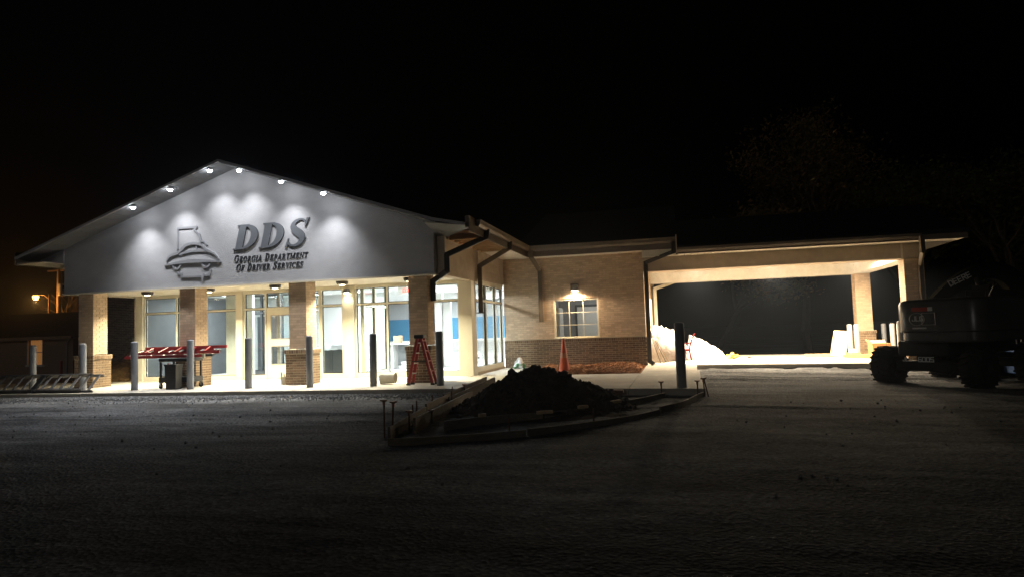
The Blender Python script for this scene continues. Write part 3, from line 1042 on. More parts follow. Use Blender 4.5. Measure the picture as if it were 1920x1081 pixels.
# ---- drive-through canopy
CY0, CY1, CX1 = 21.90, 28.15, 7.0
def wood_beam(name, *a):
    mb = MB(); mb.box(*a)
    return bp(name, mb, M['stucco_beige'])
wood_beam("beam", -0.998, CX1, CY0, CY0 + 0.55, 2.92, 3.36)
mb = MB(); mb.box(-0.998, CX1, CY1 - 0.55, CY1, 2.90, 3.36)
bp("beam", mb, M['white'])  # whiter than the front beam: canopy light put into the colour
mb = MB(); mb.box(CX1 - 0.55, CX1 - 0.002, CY0 + 0.552, CY1 - 0.552, 2.91, 3.36)
bp("beam", mb, M['white'])  # white here too, standing in for the strong canopy light
mb = MB(); mb.box(6.40, 6.452, CY0 - 0.012, CY0 - 0.001, 2.90, 3.36)
bp("beam_trim", mb, M['soffit'])
mb = MB(); mb.box(-0.998, CX1 - 0.56, CY0 + 0.556, CY1 - 0.556, 3.30, 3.34)
bp("canopy_ceiling", mb, M['soffit'])
# eave soffit boards at the front
k = 0
x = 0.1
while x < 7.8:
    mb = MB(); mb.box(x + 0.005, x + 0.195, 21.24, CY0 + 0.05, 3.365, 3.38)
    bp("soffit_board", mb, M['soffit'])
    x += 0.2
mb = MB(); mb.box(-0.99, 0.098, 21.62, CY0 + 0.05, 3.365, 3.38)
bp("soffit_board", mb, M['soffit'])
mb = MB(); mb.box(-0.99, 0.05, 21.60, 21.618, 3.36, 3.558)
bp("trim_board", mb, M['soffit'])
mb = MB(); mb.box(0.09, 7.88, 28.10, 28.80, 3.365, 3.38)
bp("eave_soffit", mb, M['soffit'])
mb = MB(); mb.box(7.02, 7.88, CY0 + 0.06, 28.09, 3.365, 3.38)
bp("eave_soffit", mb, M['dark_metal'])  # dark metal instead of pale soffit: the beam's shade put into the colour
mb = MB(); mb.box(0.09, 7.90, 21.20, 21.235, 3.35, 3.50)
bp("fascia", mb, M['bronze'])
mb = MB(); mb.prism([(21.198, 3.40), (21.14, 3.40), (21.09, 3.46), (21.075, 3.535), (21.198, 3.535)], 0.09, 6.74, 'x')
bp("gutter", mb, M['bronze'])
def pitched(y0, z0, y1, z1, x0, x1, name="roof", t=0.12):
    mb = MB()
    mb.add([(x0, y0, z0), (x1, y0, z0), (x1, y1, z1), (x0, y1, z1), (x0, y0, z0 + t), (x1, y0, z0 + t), (x1, y1, z1 + t), (x0, y1, z1 + t)],
           [(0, 3, 2, 1), (4, 5, 6, 7), (0, 1, 5, 4), (1, 2, 6, 5), (2, 3, 7, 6), (3, 0, 4, 7)])
    bp(name, mb, M['shingle'])
pitched(21.18, 3.505, 25.0, 4.80, 0.092, 7.95)
pitched(28.85, 3.505, 25.0, 4.80, 0.092, 7.95)
mb = MB(); mb.prism([(21.3, 3.385), (28.7, 3.385), (25.0, 4.82)], 7.80, 7.86, 'x')
bp("gable_end_wall", mb, M['stucco_beige'])
for y0 in (CY0, CY1 - 0.55):
    cx = CX1 - 0.275
    w = 0.255
    acc = MB()
    mb = MB(); mb.box(cx - w, cx + w, y0 + 0.02, y0 + 0.53, 0.70, 2.905)
    bp("column", mb, M['mortar_tan'])
    zb = drive_z(cx)
    mb = MB(); mb.box(cx - 0.32, cx + 0.32, y0 - 0.045, y0 + 0.595, zb - 0.02, 0.70)
    mb.box(cx - 0.345, cx + 0.345, y0 - 0.07, y0 + 0.62, 0.701, 0.80)
    bp("pedestal", mb, M['mortar_light'])
    for (o, u, n, wd) in (((cx - w, y0 + 0.02), (1, 0), (0, -1), 2 * w), ((cx - w, y0 + 0.53), (0, -1), (-1, 0), 0.51), ((cx + w, y0 + .02), (0, 1), (1, 0), 0.51), ((cx + w, y0 + .53), (-1, 0), (0, 1), 2 * w)):
        lay_bricks(o, u, n, wd, 0.80, 2.90, M['brick_tan'], 't', acc=acc)
    bp("column_bricks", acc, M['brick_tan'], kind="stuff")
    acc = MB()
    for (o, u, n, wd) in (((cx - .32, y0 - .045), (1, 0), (0, -1), .64), ((cx - .32, y0 + .595), (0, -1), (-1, 0), .64), ((cx + .32, y0 - .045), (0, 1), (1, 0), .64)):
        lay_bricks(o, u, n, wd, zb, 0.70, M['brick_brown'], 'b', acc=acc)
    for (o, u, n, wd) in (((cx - .345, y0 - .07), (1, 0), (0, -1), .69), ((cx - .345, y0 + .62), (0, -1), (-1, 0), .69), ((cx + .345, y0 - .07), (0, 1), (1, 0), .69)):
        lay_bricks(o, u, n, wd, 0.70, 0.80, M['brick_brown'], 'b', acc=acc, soldier=True)
    bp("pedestal_bricks", acc, M['brick_brown'], kind="stuff")

# ---- downspouts
def downspout(pts, m, w=0.10, h=0.075, straps=()):
    mb = MB()
    for a, b in zip(pts[:-1], pts[1:]):
        a, b = Vector(a), Vector(b)
        d = (b - a).normalized()
        mb.beam(a - d * 0.03, b + d * 0.03, w, h, up=(0.3, -1, 0.05))
    return bp("downspout", mb, m)
downspout([(-4.58, 16.55, 3.74), (-4.60, 16.52, 3.58), (-5.52, 16.12, 3.14), (-5.52, 16.12, 2.74), (-5.98, 16.34, 2.52), (-5.98, 16.34, 2.05)], M['dark_metal'], 0.13, 0.10)
downspout([(-4.58, 19.0, 3.74), (-4.60, 19.0, 3.58), (-5.50, 18.95, 3.10), (-5.50, 18.95, 1.78)], M['bronze'], 0.13, 0.10)
downspout([(-4.50, 21.46, 3.74), (-4.50, 21.48, 3.56), (-4.34, 22.02, 3.16), (-4.34, 22.02, 1.50)], M['bronze'], 0.13, 0.08)
downspout([(0.0, 21.46, 3.74), (-0.02, 21.48, 3.46), (-0.90, 21.83, 3.20), (-0.90, 21.83, 0.12), (-0.80, 21.78, 0.05)], M['dark_metal'], 0.12, 0.09)
downspout([(6.72, 21.12, 3.44), (6.73, 21.14, 3.02), (6.86, 21.82, 2.72), (6.86, 21.82, 0.0)], M['bronze'], 0.12, 0.09)
downspout([(0.35, 28.7, 3.34), (0.30, 28.68, 3.10), (-0.85, 28.25, 2.72), (-0.85, 28.25, 0.05)], M['soffit'], 0.13, 0.10)
# strap bracket on the unfinished downspout
mb = MB(); mb.box(-5.62, -5.36, 18.86, 18.92, 1.74, 1.775)
bp("bracket", mb, M['dark_metal'])

# ---- left wing, mostly in the dark
mb = MB(); mb.box(-22.6, -16.82, WY, WY + 0.25, -0.3, 3.4)
bp("wing_wall", mb, M['mortar_tan'])
acc = MB()
lay_bricks((-22.6, WY), (1, 0), (0, -1), 5.8, 0.0, 3.3, M['brick_brown'], 'b', acc=acc)
bp("wall_bricks", acc, M['brick_brown'], kind="stuff")
mb = MB(); mb.box(-16.86, -16.80, SY - 0.1, WY, 0.0, 2.70)
bp("side_wall", mb, M['stucco_beige'])
pitched(21.5, 3.42, 27.2, 5.3, -23.0, -17.2)
mb = MB(); mb.box(-23.0, -17.1, 21.5, 22.1, 3.36, 3.40)
bp("eave_soffit", mb, M['soffit_grey'])
mb = MB(); mb.box(-20.25, -20.0, WY - 0.11, WY - 0.012, 1.28, 1.42)
bp("electrical_box", mb, M['offwhite'])
mb = MB(); mb.box(-22.6, -22.35, WY + 0.252, 32.5, -0.3, 3.4)
bp("side_wall", mb, M['mortar_tan'])

# ------------------------------------------------------------------ interior
IB = B
mb = MB(); mb.box(-16.78, -1.25, SY + 0.08, 32.4, -0.3, -0.004)
obj("floor", mb, M['vinyl'], None, "structure")
mb = MB(); mb.box(-16.78, -5.845, SY + 0.1, 32.4, 2.80, 2.86)
bp("interior_ceiling", mb, M['ceil'])
mb = MB(); mb.box(-5.844, -1.25, WY + 0.29, 32.4, 2.80, 2.86)
bp("interior_ceiling", mb, M['ceil'])
# dropped bulkheads of the tray ceiling
mb = MB(); mb.box(-9.0, -5.85, 21.2, 21.6, 2.55, 2.798)
mb.box(-9.0, -5.85, 25.6, 26.0, 2.50, 2.798)
bp("ceiling_bulkhead", mb, M['ceil'])
mb = MB(); mb.box(-16.78, -1.26, 32.3, 32.55, 0.0, 2.8)
bp("back_wall", mb, M['int_wall'])
mb = MB(); mb.box(-16.6, -4.42, 32.27, 32.298, 0.92, 1.98)
bp("blue_wall_band", mb, M['blue'])
mb = MB(); mb.box(-4.40, -4.25, WY + 0.285, 32.28, 0.0, 2.8)
bp("interior_wall", mb, M['int_wall'])
mb = MB(); mb.box(-4.42, -4.401, 24.0, 32.26, 0.92, 1.98)
bp("blue_wall_band", mb, M['blue'])
mb = MB(); mb.box(-16.78, -16.7, SY + 0.1, 32.3, 0.0, 2.8)
bp("interior_wall", mb, M['int_dark'])
# left room
mb = MB(); mb.box(-16.69, -10.5, 23.6, 23.72, 0.0, 2.8)
bp("interior_wall", mb, M['int_wall'])
mb = MB(); mb.box(-13.95, -13.0, 19.0, 19.12, 0.0, 2.8)
bp("interior_wall", mb, M['white'])
mb = MB(); mb.box(-15.9, -15.0, 23.56, 23.598, 0.0, 2.1)
bp("interior_door", mb, M['int_dark'])
# vestibule glass and inner door wall
storefront("vestibule_glazing", [-14.9, -14.2, -13.4, -12.7, -11.9], y=21.3, doors=(), mull=0.06, transom=2.13, head=2.78, m=M['int_dark'])
storefront("vestibule_glazing", [18.66, 19.6, 20.6, 21.2], y=-11.85, axis='y', mull=0.06, transom=2.13, head=2.78, m=M['alu'])
storefront("vestibule_glazing", [18.66, 19.45, 20.35], y=-9.06, axis='y', mull=0.07, transom=2.1, head=2.78, m=M['cream'])
mb = MB(); mb.box(-11.75, -11.0, 23.55, 23.598, 0.0, 2.1)
bp("interior_door", mb, M['white'])
# interior partition and column by the counter
mb = MB(); mb.box(-8.55, -8.30, 23.5, 23.75, 0.0, 2.8)
bp("interior_column", mb, M['white'])
mb = MB(); mb.box(-8.28, -7.98, 23.55, 23.68, 0.0, 2.34)
bp("partition_panel", mb, M['int_wall'])
# small room behind the wing window
mb = MB(); mb.box(-4.24, -1.26, 24.9, 25.0, 0.0, 2.8)
bp("interior_wall", mb, M['int_grey'])
mb = MB(); mb.box(-3.55, -2.72, 24.85, 24.898, 0.0, 2.0)
bp("interior_door", mb, M['int_wall'])
mb = MB(); mb.box(-3.62, -3.555, 24.83, 24.899, 0, 2.08); mb.box(-2.715, -2.65, 24.83, 24.899, 0, 2.08); mb.box(-3.554, -2.716, 24.83, 24.899, 2.005, 2.08)
bp("door_frame", mb, M['int_dark'])
mb = MB(); mb.box(-4.23, -3.95, 23.2, 24.0, 0.0, 1.95)
cab = obj("cabinet", mb, M['white'], None, label="tall white cabinet behind the small window in the brick wall", cat="cabinet")
mb2 = MB(); mb2.box(-3.949, -3.93, 23.22, 23.59, 0.05, 1.92); mb2.box(-3.949, -3.93, 23.61, 23.98, 0.05, 1.92)
obj("cabinet_door", mb2, M['int_wall'], cab)

# ------------------------------------------------------------------ sign lettering
def ellipse(cx, cy, rx, ry, a0, a1, n=18):
    return [(cx + rx * math.cos(R(a0 + (a1 - a0) * i / n)), cy + ry * math.sin(R(a0 + (a1 - a0) * i / n))) for i in range(n + 1)]

def ribbon_pts(path, widths):
    """offset a polyline to both sides by half of the local width"""
    L_, R_ = [], []
    n = len(path)
    for i in range(n):
        a = Vector(path[max(0, i - 1)])
        b = Vector(path[min(n - 1, i + 1)])
        d = (b - a)
        d = d.normalized() if d.length > 1e-9 else Vector((1, 0))
        nn = Vector((-d.y, d.x))
        w = widths[i] if isinstance(widths, (list, tuple)) else widths
        p = Vector(path[i])
        L_.append(tuple(p + nn * w / 2))
        R_.append(tuple(p - nn * w / 2))
    return L_, R_

def catmull(pts, k=6):
    out = []
    P = [pts[0]] + list(pts) + [pts[-1]]
    for i in range(1, len(P) - 2):
        for j in range(k):
            t = j / k
            p0, p1, p2, p3 = P[i - 1], P[i], P[i + 1], P[i + 2]
            out.append(tuple(0.5 * ((2 * p1[c]) + (-p0[c] + p2[c]) * t + (2 * p0[c] - 5 * p1[c] + 4 * p2[c] - p3[c]) * t * t + (-p0[c] + 3 * p1[c] - 3 * p2[c] + p3[c]) * t ** 3) for c in range(len(p1))))
    out.append(tuple(pts[-1]))
    return out

def glyph(ch, T=0.22, t=0.075, sf=0.055):
    """strips (left,right) of a bold serif capital of height 1; returns (strips, advance)"""
    S_ = []
    def bar(x0, y0, x1, y1, w0, w1=None):
        w1 = w1 or w0
        S_.append(([(x0 - w0 / 2, y0), (x1 - w1 / 2, y1)], [(x0 + w0 / 2, y0), (x1 + w1 / 2, y1)]))
    def hbar(x0, x1, y, w=t):
        S_.append(([(x0, y + w / 2), (x1, y + w / 2)], [(x0, y - w / 2), (x1, y - w / 2)]))
    def serif(x, y, w=0.40):
        hbar(x - w / 2, x + w / 2, y + (sf / 2 if y < 0.5 else -sf / 2), sf)
    def stem(x, a=0.0, b=1.0, s0=True, s1=True, w=T):
        bar(x, a, x, b, w)
        if s0: serif(x, a)
        if s1: serif(x, b)
    def curve(path, wid):
        S_.append(ribbon_pts(path, wid))
    def bowl(x, y0, y1, rx):
        cyy, ry = (y0 + y1) / 2, (y1 - y0) / 2
        out = ellipse(x, cyy, rx, ry, 90, -90, 20)
        inn = ellipse(x, cyy, rx - T, ry - t, 90, -90, 20)
        S_.append((out, inn))
    w = 0.7
    if ch == 'I':
        stem(0.22); w = 0.44
    elif ch == 'D':
        stem(0.24); bowl(0.34, 0, 1, 0.50); w = 0.90
    elif ch in 'PR':
        stem(0.24); bowl(0.34, 0.44 if ch == 'R' else 0.40, 1.0, 0.40); w = 0.80
        if ch == 'R':
            bar(0.46, 0.50, 0.72, 0.0, 0.20); serif(0.76, 0, 0.26); w = 0.90
    elif ch in 'EF':
        stem(0.24)
        hbar(0.30, 0.74, 0.965); bar(0.70, 0.72, 0.72, 0.96, 0.05, 0.08)
        hbar(0.30, 0.60, 0.52); bar(0.58, 0.40, 0.58, 0.64, 0.05)
        if ch == 'E':
            hbar(0.30, 0.78, 0.035); bar(0.75, 0.04, 0.77, 0.30, 0.08, 0.05)
        w = 0.84 if ch == 'E' else 0.78
    elif ch == 'T':
        stem(0.40, s1=False); hbar(0.04, 0.76, 0.96, 0.08); bar(0.06, 0.72, 0.07, 0.96, 0.05, 0.08); bar(0.74, 0.72, 0.73, 0.96, 0.05, 0.08); w = 0.80
    elif ch in 'OCG':
        out = ellipse(0.44, 0.5, 0.42, 0.53, 0, 360, 36) if ch == 'O' else ellipse(0.46, 0.5, 0.44, 0.53, 48, 316, 30)
        inn = ellipse(0.44, 0.5, 0.42 - T, 0.53 - t, 0, 360, 36) if ch == 'O' else ellipse(0.46, 0.5, 0.44 - T, 0.53 - t, 48, 316, 30)
        S_.append((out, inn)); w = 0.90
        if ch in 'CG':
            bar(0.76, 0.66, 0.78, 1.02, 0.05, 0.08); w = 0.86
        if ch == 'G':
            bar(0.73, 0.05, 0.73, 0.44, T * 0.9); serif(0.73, 0.46, 0.36); w = 0.95
    elif ch == 'A':
        bar(0.13, 0.0, 0.44, 1.0, 0.07); bar(0.74, 0.0, 0.46, 1.0, T); hbar(0.24, 0.62, 0.32, 0.06)
        serif(0.13, 0, 0.28); serif(0.74, 0, 0.36); w = 0.90
    elif ch == 'V':
        bar(0.18, 1.0, 0.44, 0.0, T); bar(0.74, 1.0, 0.47, 0.0, 0.07)
        serif(0.18, 1.0, 0.36); serif(0.74, 1.0, 0.26); w = 0.88
    elif ch == 'N':
        stem(0.16, w=0.075); stem(0.82, s0=False, w=0.075); bar(0.18, 1.0, 0.80, 0.0, 0.20); w = 1.0
    elif ch == 'M':
        stem(0.16, w=0.075); stem(1.0, w=T); bar(0.20, 1.0, 0.55, 0.05, 0.20); bar(0.94, 1.0, 0.57, 0.05, 0.06); w = 1.2
    elif ch == 'S':
        path = catmull([(0.60, 0.83), (0.53, 0.94), (0.38, 0.985), (0.20, 0.90), (0.155, 0.75), (0.24, 0.61), (0.42, 0.48), (0.56, 0.35), (0.58, 0.20), (0.47, 0.06), (0.30, 0.015), (0.14, 0.08), (0.07, 0.20)], 5)
        n = len(path)
        prof = [0.05, 0.06, 0.075, 0.13, 0.19, 0.235, 0.26, 0.235, 0.19, 0.13, 0.075, 0.06, 0.05]
        wid = []
        for i in range(n):
            f = i / (n - 1) * (len(prof) - 1)
            a = int(min(f, len(prof) - 2))
            wid.append(prof[a] + (prof[a + 1] - prof[a]) * (f - a))
        curve(path, wid)
        bar(0.615, 0.70, 0.66, 1.03, 0.04, 0.10); bar(0.05, -0.03, 0.07, 0.30, 0.09, 0.04); w = 0.76
    return S_, w

def letter_mesh(ch, x, z, hgt, y_back, depth, sx=1.0, shear=0.24, name="letter", parent=None, mats=None, bold=1.0):
    strips, adv = glyph(ch, 0.255, 0.085) if depth > 0.03 else glyph(ch)
    mb = MB()
    for k, (l, r) in enumerate(strips):
        f = lambda p: (x + (p[0] * sx + p[1] * shear) * hgt, z + p[1] * hgt)
        e = 0.0006 * k
        mb.cur = 0
        mb.strip([f(p) for p in l], [f(p) for p in r], y_back - depth - e, y_back)
    if isinstance(mats, list) and len(mats) > 1:
        # faces turned to the street take the face colour, returns stay dark
        for i, fc in enumerate(mb.f):
            ys = [mb.v[j][1] for j in fc]
            mb.mi[i] = 0 if max(ys) - min(ys) < 1e-5 else 1
    o = obj(name, mb, mats, parent)
    return x + adv * sx * hgt

sign = thing("wall_sign", "raised dark serif lettering DDS Georgia Department Of Driver Services on the gable", "sign", (-10.3, GY, 3.0))
yb = GY + 0.004
zb = 3.60
for ch, x0, sx in (('D', -11.50, 1.28), ('D', -10.73, 1.28), ('S', -9.91, 1.20)):
    letter_mesh(ch, x0, zb, 0.66 if ch == 'D' else 0.70, yb, 0.035, sx=sx * (1.0 if ch == 'D' else 0.92), parent=sign, mats=[M['letter_face'], M['letter_dark']])
def small_text(words, x0, x1, z, cap, low):
    # total advance first, then fit between x0 and x1
    tot = 0.0
    for wi, wd in enumerate(words):
        for i, c in enumerate(wd):
            tot += glyph(c)[1] * (cap if i == 0 else low) + 0.012
        if wi < len(words) - 1:
            tot += 0.085
    k = (x1 - x0) / tot
    x = x0
    for wi, wd in enumerate(words):
        for i, c in enumerate(wd):
            hgt = cap if i == 0 else low
            letter_mesh(c, x, z, hgt, yb, 0.016, sx=k, shear=0.2, parent=sign, mats=M['letter_dark'])
            x += (glyph(c)[1] * hgt + 0.012) * k
        x += 0.085 * k
small_text(["GEORGIA", "DEPARTMENT"], -11.46, -9.26, 3.272, 0.185, 0.145)
small_text(["OF", "DRIVER", "SERVICES"], -11.40, -9.40, 3.035, 0.185, 0.145)

emb = thing("wall_emblem", "raised grey emblem of a rounded car over a state outline, left of the lettering", "emblem", (-12.7, GY, 2.8))
def ribbon(name, pts, w, depth, smooth=True, k=4):
    path = catmull(pts, k) if smooth else pts
    if isinstance(w, (list, tuple)):
        n, m_ = len(path), len(w)
        ww = []
        for i in range(n):
            f = i / (n - 1) * (m_ - 1)
            a = int(min(f, m_ - 2))
            ww.append(w[a] + (w[a + 1] - w[a]) * (f - a))
        w = ww
    l, r = ribbon_pts(path, w)
    mb = MB(); mb.strip(l, r, GY - depth, GY + 0.004)
    obj(name, mb, M['emblem'], emb)
def poly_ribbon(name, pts, w, depth):
    for i, (a, b) in enumerate(zip(pts[:-1], pts[1:])):
        d = Vector(b) - Vector(a)
        d.normalize()
        e = d * (w / 2 * 0.85)
        l, r = ribbon_pts([tuple(Vector(a) - e), tuple(Vector(b) + e)], w)
        mb = MB() if i == 0 else mb
        mb.strip(l, r, GY - depth - 0.0006 * i, GY + 0.004)
    obj(name, mb, M['emblem'], emb)
poly_ribbon("outline_stroke", [(-13.19, 3.74), (-13.19, 4.30), (-12.60, 4.30), (-12.67, 4.235), (-12.52, 4.09), (-12.47, 3.90)], 0.055, 0.024)
poly_ribbon("outline_stroke", [(-12.44, 3.895), (-12.37, 3.89), (-12.28, 3.79)], 0.04, 0.024)
ribbon("body_stroke", [(-13.56, 3.40), (-13.49, 3.52), (-13.35, 3.585), (-13.20, 3.62), (-13.07, 3.715), (-12.93, 3.82), (-12.76, 3.855), (-12.59, 3.845), (-12.42, 3.79), (-12.30, 3.67), (-12.17, 3.605), (-12.05, 3.545), (-11.95, 3.45), (-11.90, 3.38)], [0.03, 0.06, 0.07, 0.07, 0.075, 0.075, 0.07, 0.07, 0.07, 0.07, 0.06, 0.05, 0.045, 0.02], 0.034)
ribbon("belt_stroke", [(-13.15, 3.575), (-12.99, 3.615), (-12.78, 3.645), (-12.59, 3.65), (-12.38, 3.64), (-12.28, 3.625)], 0.06, 0.026)
ribbon("pillar_stroke", [(-12.61, 3.82), (-12.595, 3.66)], 0.04, 0.022, smooth=False)
ribbon("bumper_stroke", [(-13.62, 3.302), (-13.31, 3.345), (-13.03, 3.37), (-12.76, 3.378), (-12.47, 3.37), (-12.18, 3.348), (-11.83, 3.307)], [0.008, 0.06, 0.085, 0.10, 0.095, 0.065, 0.008], 0.038)
for wx in (-13.232, -12.303):
    ribbon("wheel_stroke", ellipse(wx, 3.30, 0.115, 0.105, 180, 360, 12), 0.05, 0.028, smooth=False)
poly_ribbon("outline_stroke", [(-13.20, 3.10), (-13.185, 3.05), (-13.08, 3.06), (-13.08, 2.97), (-12.45, 2.95), (-12.415, 2.84), (-12.37, 3.0), (-12.34, 2.975), (-12.20, 2.97), (-12.17, 3.10)], 0.05, 0.024)

# ------------------------------------------------------------------ lamps fixed to the building
GP = "downlights under the gable overhang"
gl_lab = {-3: "lowest lit downlight on the left slope of the gable overhang", -2: "middle lit downlight on the left slope of the gable overhang",
          -1: "lit downlight just left of the gable peak", 1: "lit downlight just right of the gable peak",
          2: "middle lit downlight on the right slope of the gable overhang", 3: "lowest lit downlight on the right slope of the gable overhang"}
for k, dx in ((-3, -2.83), (-2, -1.65), (-1, -0.44), (1, 0.44), (2, 1.65), (3, 2.83)):
    x = -11.30 + dx
    zt = under(x) - 0.022
    t = thing("gable_downlight", gl_lab[k], "downlight", (x, 15.36, zt - 0.08), GP)
    mb = MB()
    mb.lathe((x, 15.36, 0), [(0.0, zt + 0.005), (0.075, zt + 0.004), (0.075, zt - 0.015), (0.06, zt - 0.02), (0.06, zt - 0.05), (0.052, zt - 0.05), (0.052, zt - 0.035)], 20)
    obj("housing", mb, M['soffit_grey'], t, smooth=35)
    mb = MB()
    mb.lathe((x, 15.36, 0), [(0.0, zt - 0.095), (0.03, zt - 0.09), (0.055, zt - 0.07), (0.058, zt - 0.045)], 20)
    obj("lens", mb, E_COOL, t, smooth=60)
    lamp('SPOT', "gable_spot", (x, 15.36, zt - 0.10), 100.0, (0.95, 0.965, 1.0), t, 0.06, (R(13), 0, 0), 90, 1.0)
    lamp('SPOT', "gable_spill", (x, 15.36, zt - 0.10), 150.0, (0.95, 0.965, 1.0), t, 0.07, (R(-22), 0, 0), 92, 1.0)

pl_lab = ["lit ceiling lamp above the leftmost storefront window", "lit ceiling lamp half hidden right of the second brick column",
          "lit ceiling lamp in front of the glass entrance door", "lit ceiling lamp above the window right of the third brick column",
          "lit ceiling lamp half hidden by the rightmost portico column"]
for x, lb in zip((-15.08, -13.0, -10.87, -8.82, -6.86), pl_lab):
    yv = 16.95
    t = thing("portico_lamp", lb, "ceiling lamp", (x, yv, 2.60), "ceiling lamps under the portico")
    mb = MB(); mb.lathe((x, yv, 0), [(0.0, 2.702), (0.16, 2.702), (0.165, 2.66), (0.14, 2.615), (0.095, 2.60), (0.085, 2.612)], 24)
    obj("rim", mb, M['dark_metal'], t, smooth=40)
    mb = MB(); mb.lathe((x, yv, 0), [(0.09, 2.608), (0.07, 2.598), (0.04, 2.590), (0.0, 2.588)], 24)
    obj("diffuser", mb, E_WARM, t, smooth=60)
    lamp('AREA', "portico_light", (x, yv, 2.575), 76.0, (1.0, 0.90, 0.63), t, 0.22, spread=128)

t = thing("wall_sconce", "small lit sconce at the top of the cream pilaster right of the third column", "sconce", (-9.39, SY - 0.2, 2.4))
mb = MB(); mb.prism([(-9.45, 2.60), (-9.33, 2.60), (-9.30, 2.48), (-9.48, 2.48)], SY - 0.26, SY - 0.134, 'y')
obj("shade", mb, M['soffit_grey'], t)
mb = MB(); mb.box(-9.46, -9.32, SY - 0.25, SY - 0.15, 2.468, 2.478)
obj("lens", mb, E_WARM, t)
lamp('SPOT', "sconce_light", (-9.39, SY - 0.20, 2.45), 9.0, (1.0, 0.9, 0.68), t, 0.05, (0, 0, 0), 120, 0.6)

t = thing("wall_sconce", "square bronze sconce lit above the small window in the brick wall", "sconce", (-3.19, WY - 0.1, 2.42))
mb = MB(); mb.bbox(-3.31, -3.07, WY - 0.27, WY - 0.012, 2.44, 2.66, 0.015)
obj("housing", mb, M['bronze'], t)
mb = MB(); mb.box(-3.28, -3.10, WY - 0.24, WY - 0.04, 2.425, 2.438)
obj("lens", mb, E_SCONCE, t)
lamp('SPOT', "sconce_light", (-3.19, WY - 0.13, 2.41), 150.0, (1.0, 0.74, 0.45), t, 0.07, (R(-25), 0, 0), 172, 0.25)

cl_lab = ["ceiling light of the canopy nearest the brick wing", "middle ceiling light of the canopy", "ceiling light of the canopy nearest the right columns"]
for (x, yv), lb in zip(((0.7, 24.2), (3.2, 24.2), (5.75, 24.2)), cl_lab):
    t = thing("canopy_light", lb, "ceiling light", (x, yv, 3.08), "ceiling lights of the drive-through canopy")
    mb = MB(); mb.lathe((x, yv, 0), [(0.0, 3.301), (0.17, 3.301), (0.17, 3.26), (0.15, 3.255)], 24)
    obj("rim", mb, M['white'], t, smooth=40)
    mb = MB(); mb.lathe((x, yv, 0), [(0.15, 3.262), (0.14, 3.20), (0.09, 3.165), (0.0, 3.15)], 24)
    obj("diffuser", mb, E_WARM, t, smooth=60)
    lamp('AREA', "canopy_lamp", (x, yv, 3.14), 300.0, (1.0, 0.82, 0.58), t, 0.26, spread=172)

pn_lab = ["square ceiling panel light in the room behind the right storefront windows, front", "square ceiling panel light over the middle of the bright room",
          "square ceiling panel light above the counter by the blue wall", "square ceiling panel light in the entrance vestibule",
          "square ceiling panel light in the room behind the leftmost window", "square ceiling panel light behind the vestibule",
          "square ceiling panel light over the counter, further left"]
for (x, yv, pw), lb in zip(((-7.4, 20.2, 135), (-6.8, 24.3, 135), (-6.6, 29.2, 160), (-12.6, 19.9, 60), (-15.4, 21.0, 95), (-10.8, 22.2, 100), (-10.6, 29.2, 160)), pn_lab):
    t = thing("ceiling_panel_light", lb, "ceiling light", (x, yv, 2.78), "panel lights in the office ceiling")
    mb = MB()
    for a, b, c, d in ((-.31, .31, -.31, -.28), (-.31, .31, .28, .31), (-.31, -.28, -.279, .279), (.28, .31, -.279, .279)):
        mb.box(x + a, x + b, yv + c, yv + d, 2.775, 2.799)
    obj("frame", mb, M['white'], t)
    mb = MB(); mb.box(x - .279, x + .279, yv - .279, yv + .279, 2.782, 2.792)
    obj("diffuser", mb, E_PANEL, t)
    lamp('AREA', "panel_lamp", (x, yv, 2.768), pw, (0.93, 0.97, 1.0), t, sx=0.55, sy=0.55)
x, yv = -2.6, 23.6
t = thing("ceiling_panel_light", "square ceiling panel light in the small room behind the brick wall", "ceiling light", (x, yv, 2.78), "panel lights in the office ceiling")
mb = MB(); mb.box(x - .3, x + .3, yv - .3, yv + .3, 2.78, 2.799)
obj("diffuser", mb, E_PANEL, t)
lamp('AREA', "panel_lamp", (x, yv, 2.77), 9, (1.0, 0.93, 0.85), t, sx=0.55, sy=0.55)

# ------------------------------------------------------------------ interior furniture
t = thing("service_counter", "long pale service counter in front of the blue wall", "counter", (-8.5, 30.3, 0))
mb = MB(); mb.box(-14.5, -4.45, 30.2, 30.32, 0.0, 0.86)
obj("front_panel", mb, M['int_wall'], t)
mb = MB(); mb.bbox(-14.6, -4.43, 29.95, 30.75, 0.861, 0.915, 0.01)
obj("counter_top", mb, M['white'], t)
for x in (-11.0, -9.0, -7.0):
    mb = MB(); mb.box(x - .03, x + .03, 30.0, 30.198, 0.0, 0.86)
    obj("divider", mb, M['int_wall'], t)
t = thing("desk", "pale desk with an open knee space seen left of the rightmost portico column", "desk", (-9.6, 23.25, 0))
mb = MB(); mb.bbox(-10.15, -8.75, 22.95, 23.55, 0.86, 0.92, 0.008)
obj("desk_top", mb, M['white'], t)
for x in (-10.1, -8.9):
    mb = MB(); mb.box(x, x + 0.1, 23.0, 23.5, 0.0, 0.86)
    obj("side_panel", mb, M['int_wall'], t)
mb = MB(); mb.box(-9.999, -8.901, 23.42, 23.47, 0.1, 0.859)
obj("back_panel", mb, M['int_grey'], t)
mb = MB()
mb.prism([(-10.02, 0.921), (-9.76, 0.921), (-9.74, 1.16), (-9.8, 1.19), (-9.92, 1.16), (-10.03, 1.18)], 23.1, 23.3, 'y')
obj("paper_bag", mb, M['paper_bag'], None, label="open brown paper bag standing on the pale desk", cat="bag")
mb = MB(); mb.bbox(-9.7, -9.15, 23.0, 23.3, 0.0, 0.24, 0.015)
mb.box(-9.71, -9.14, 22.99, 23.31, 0.19, 0.245)
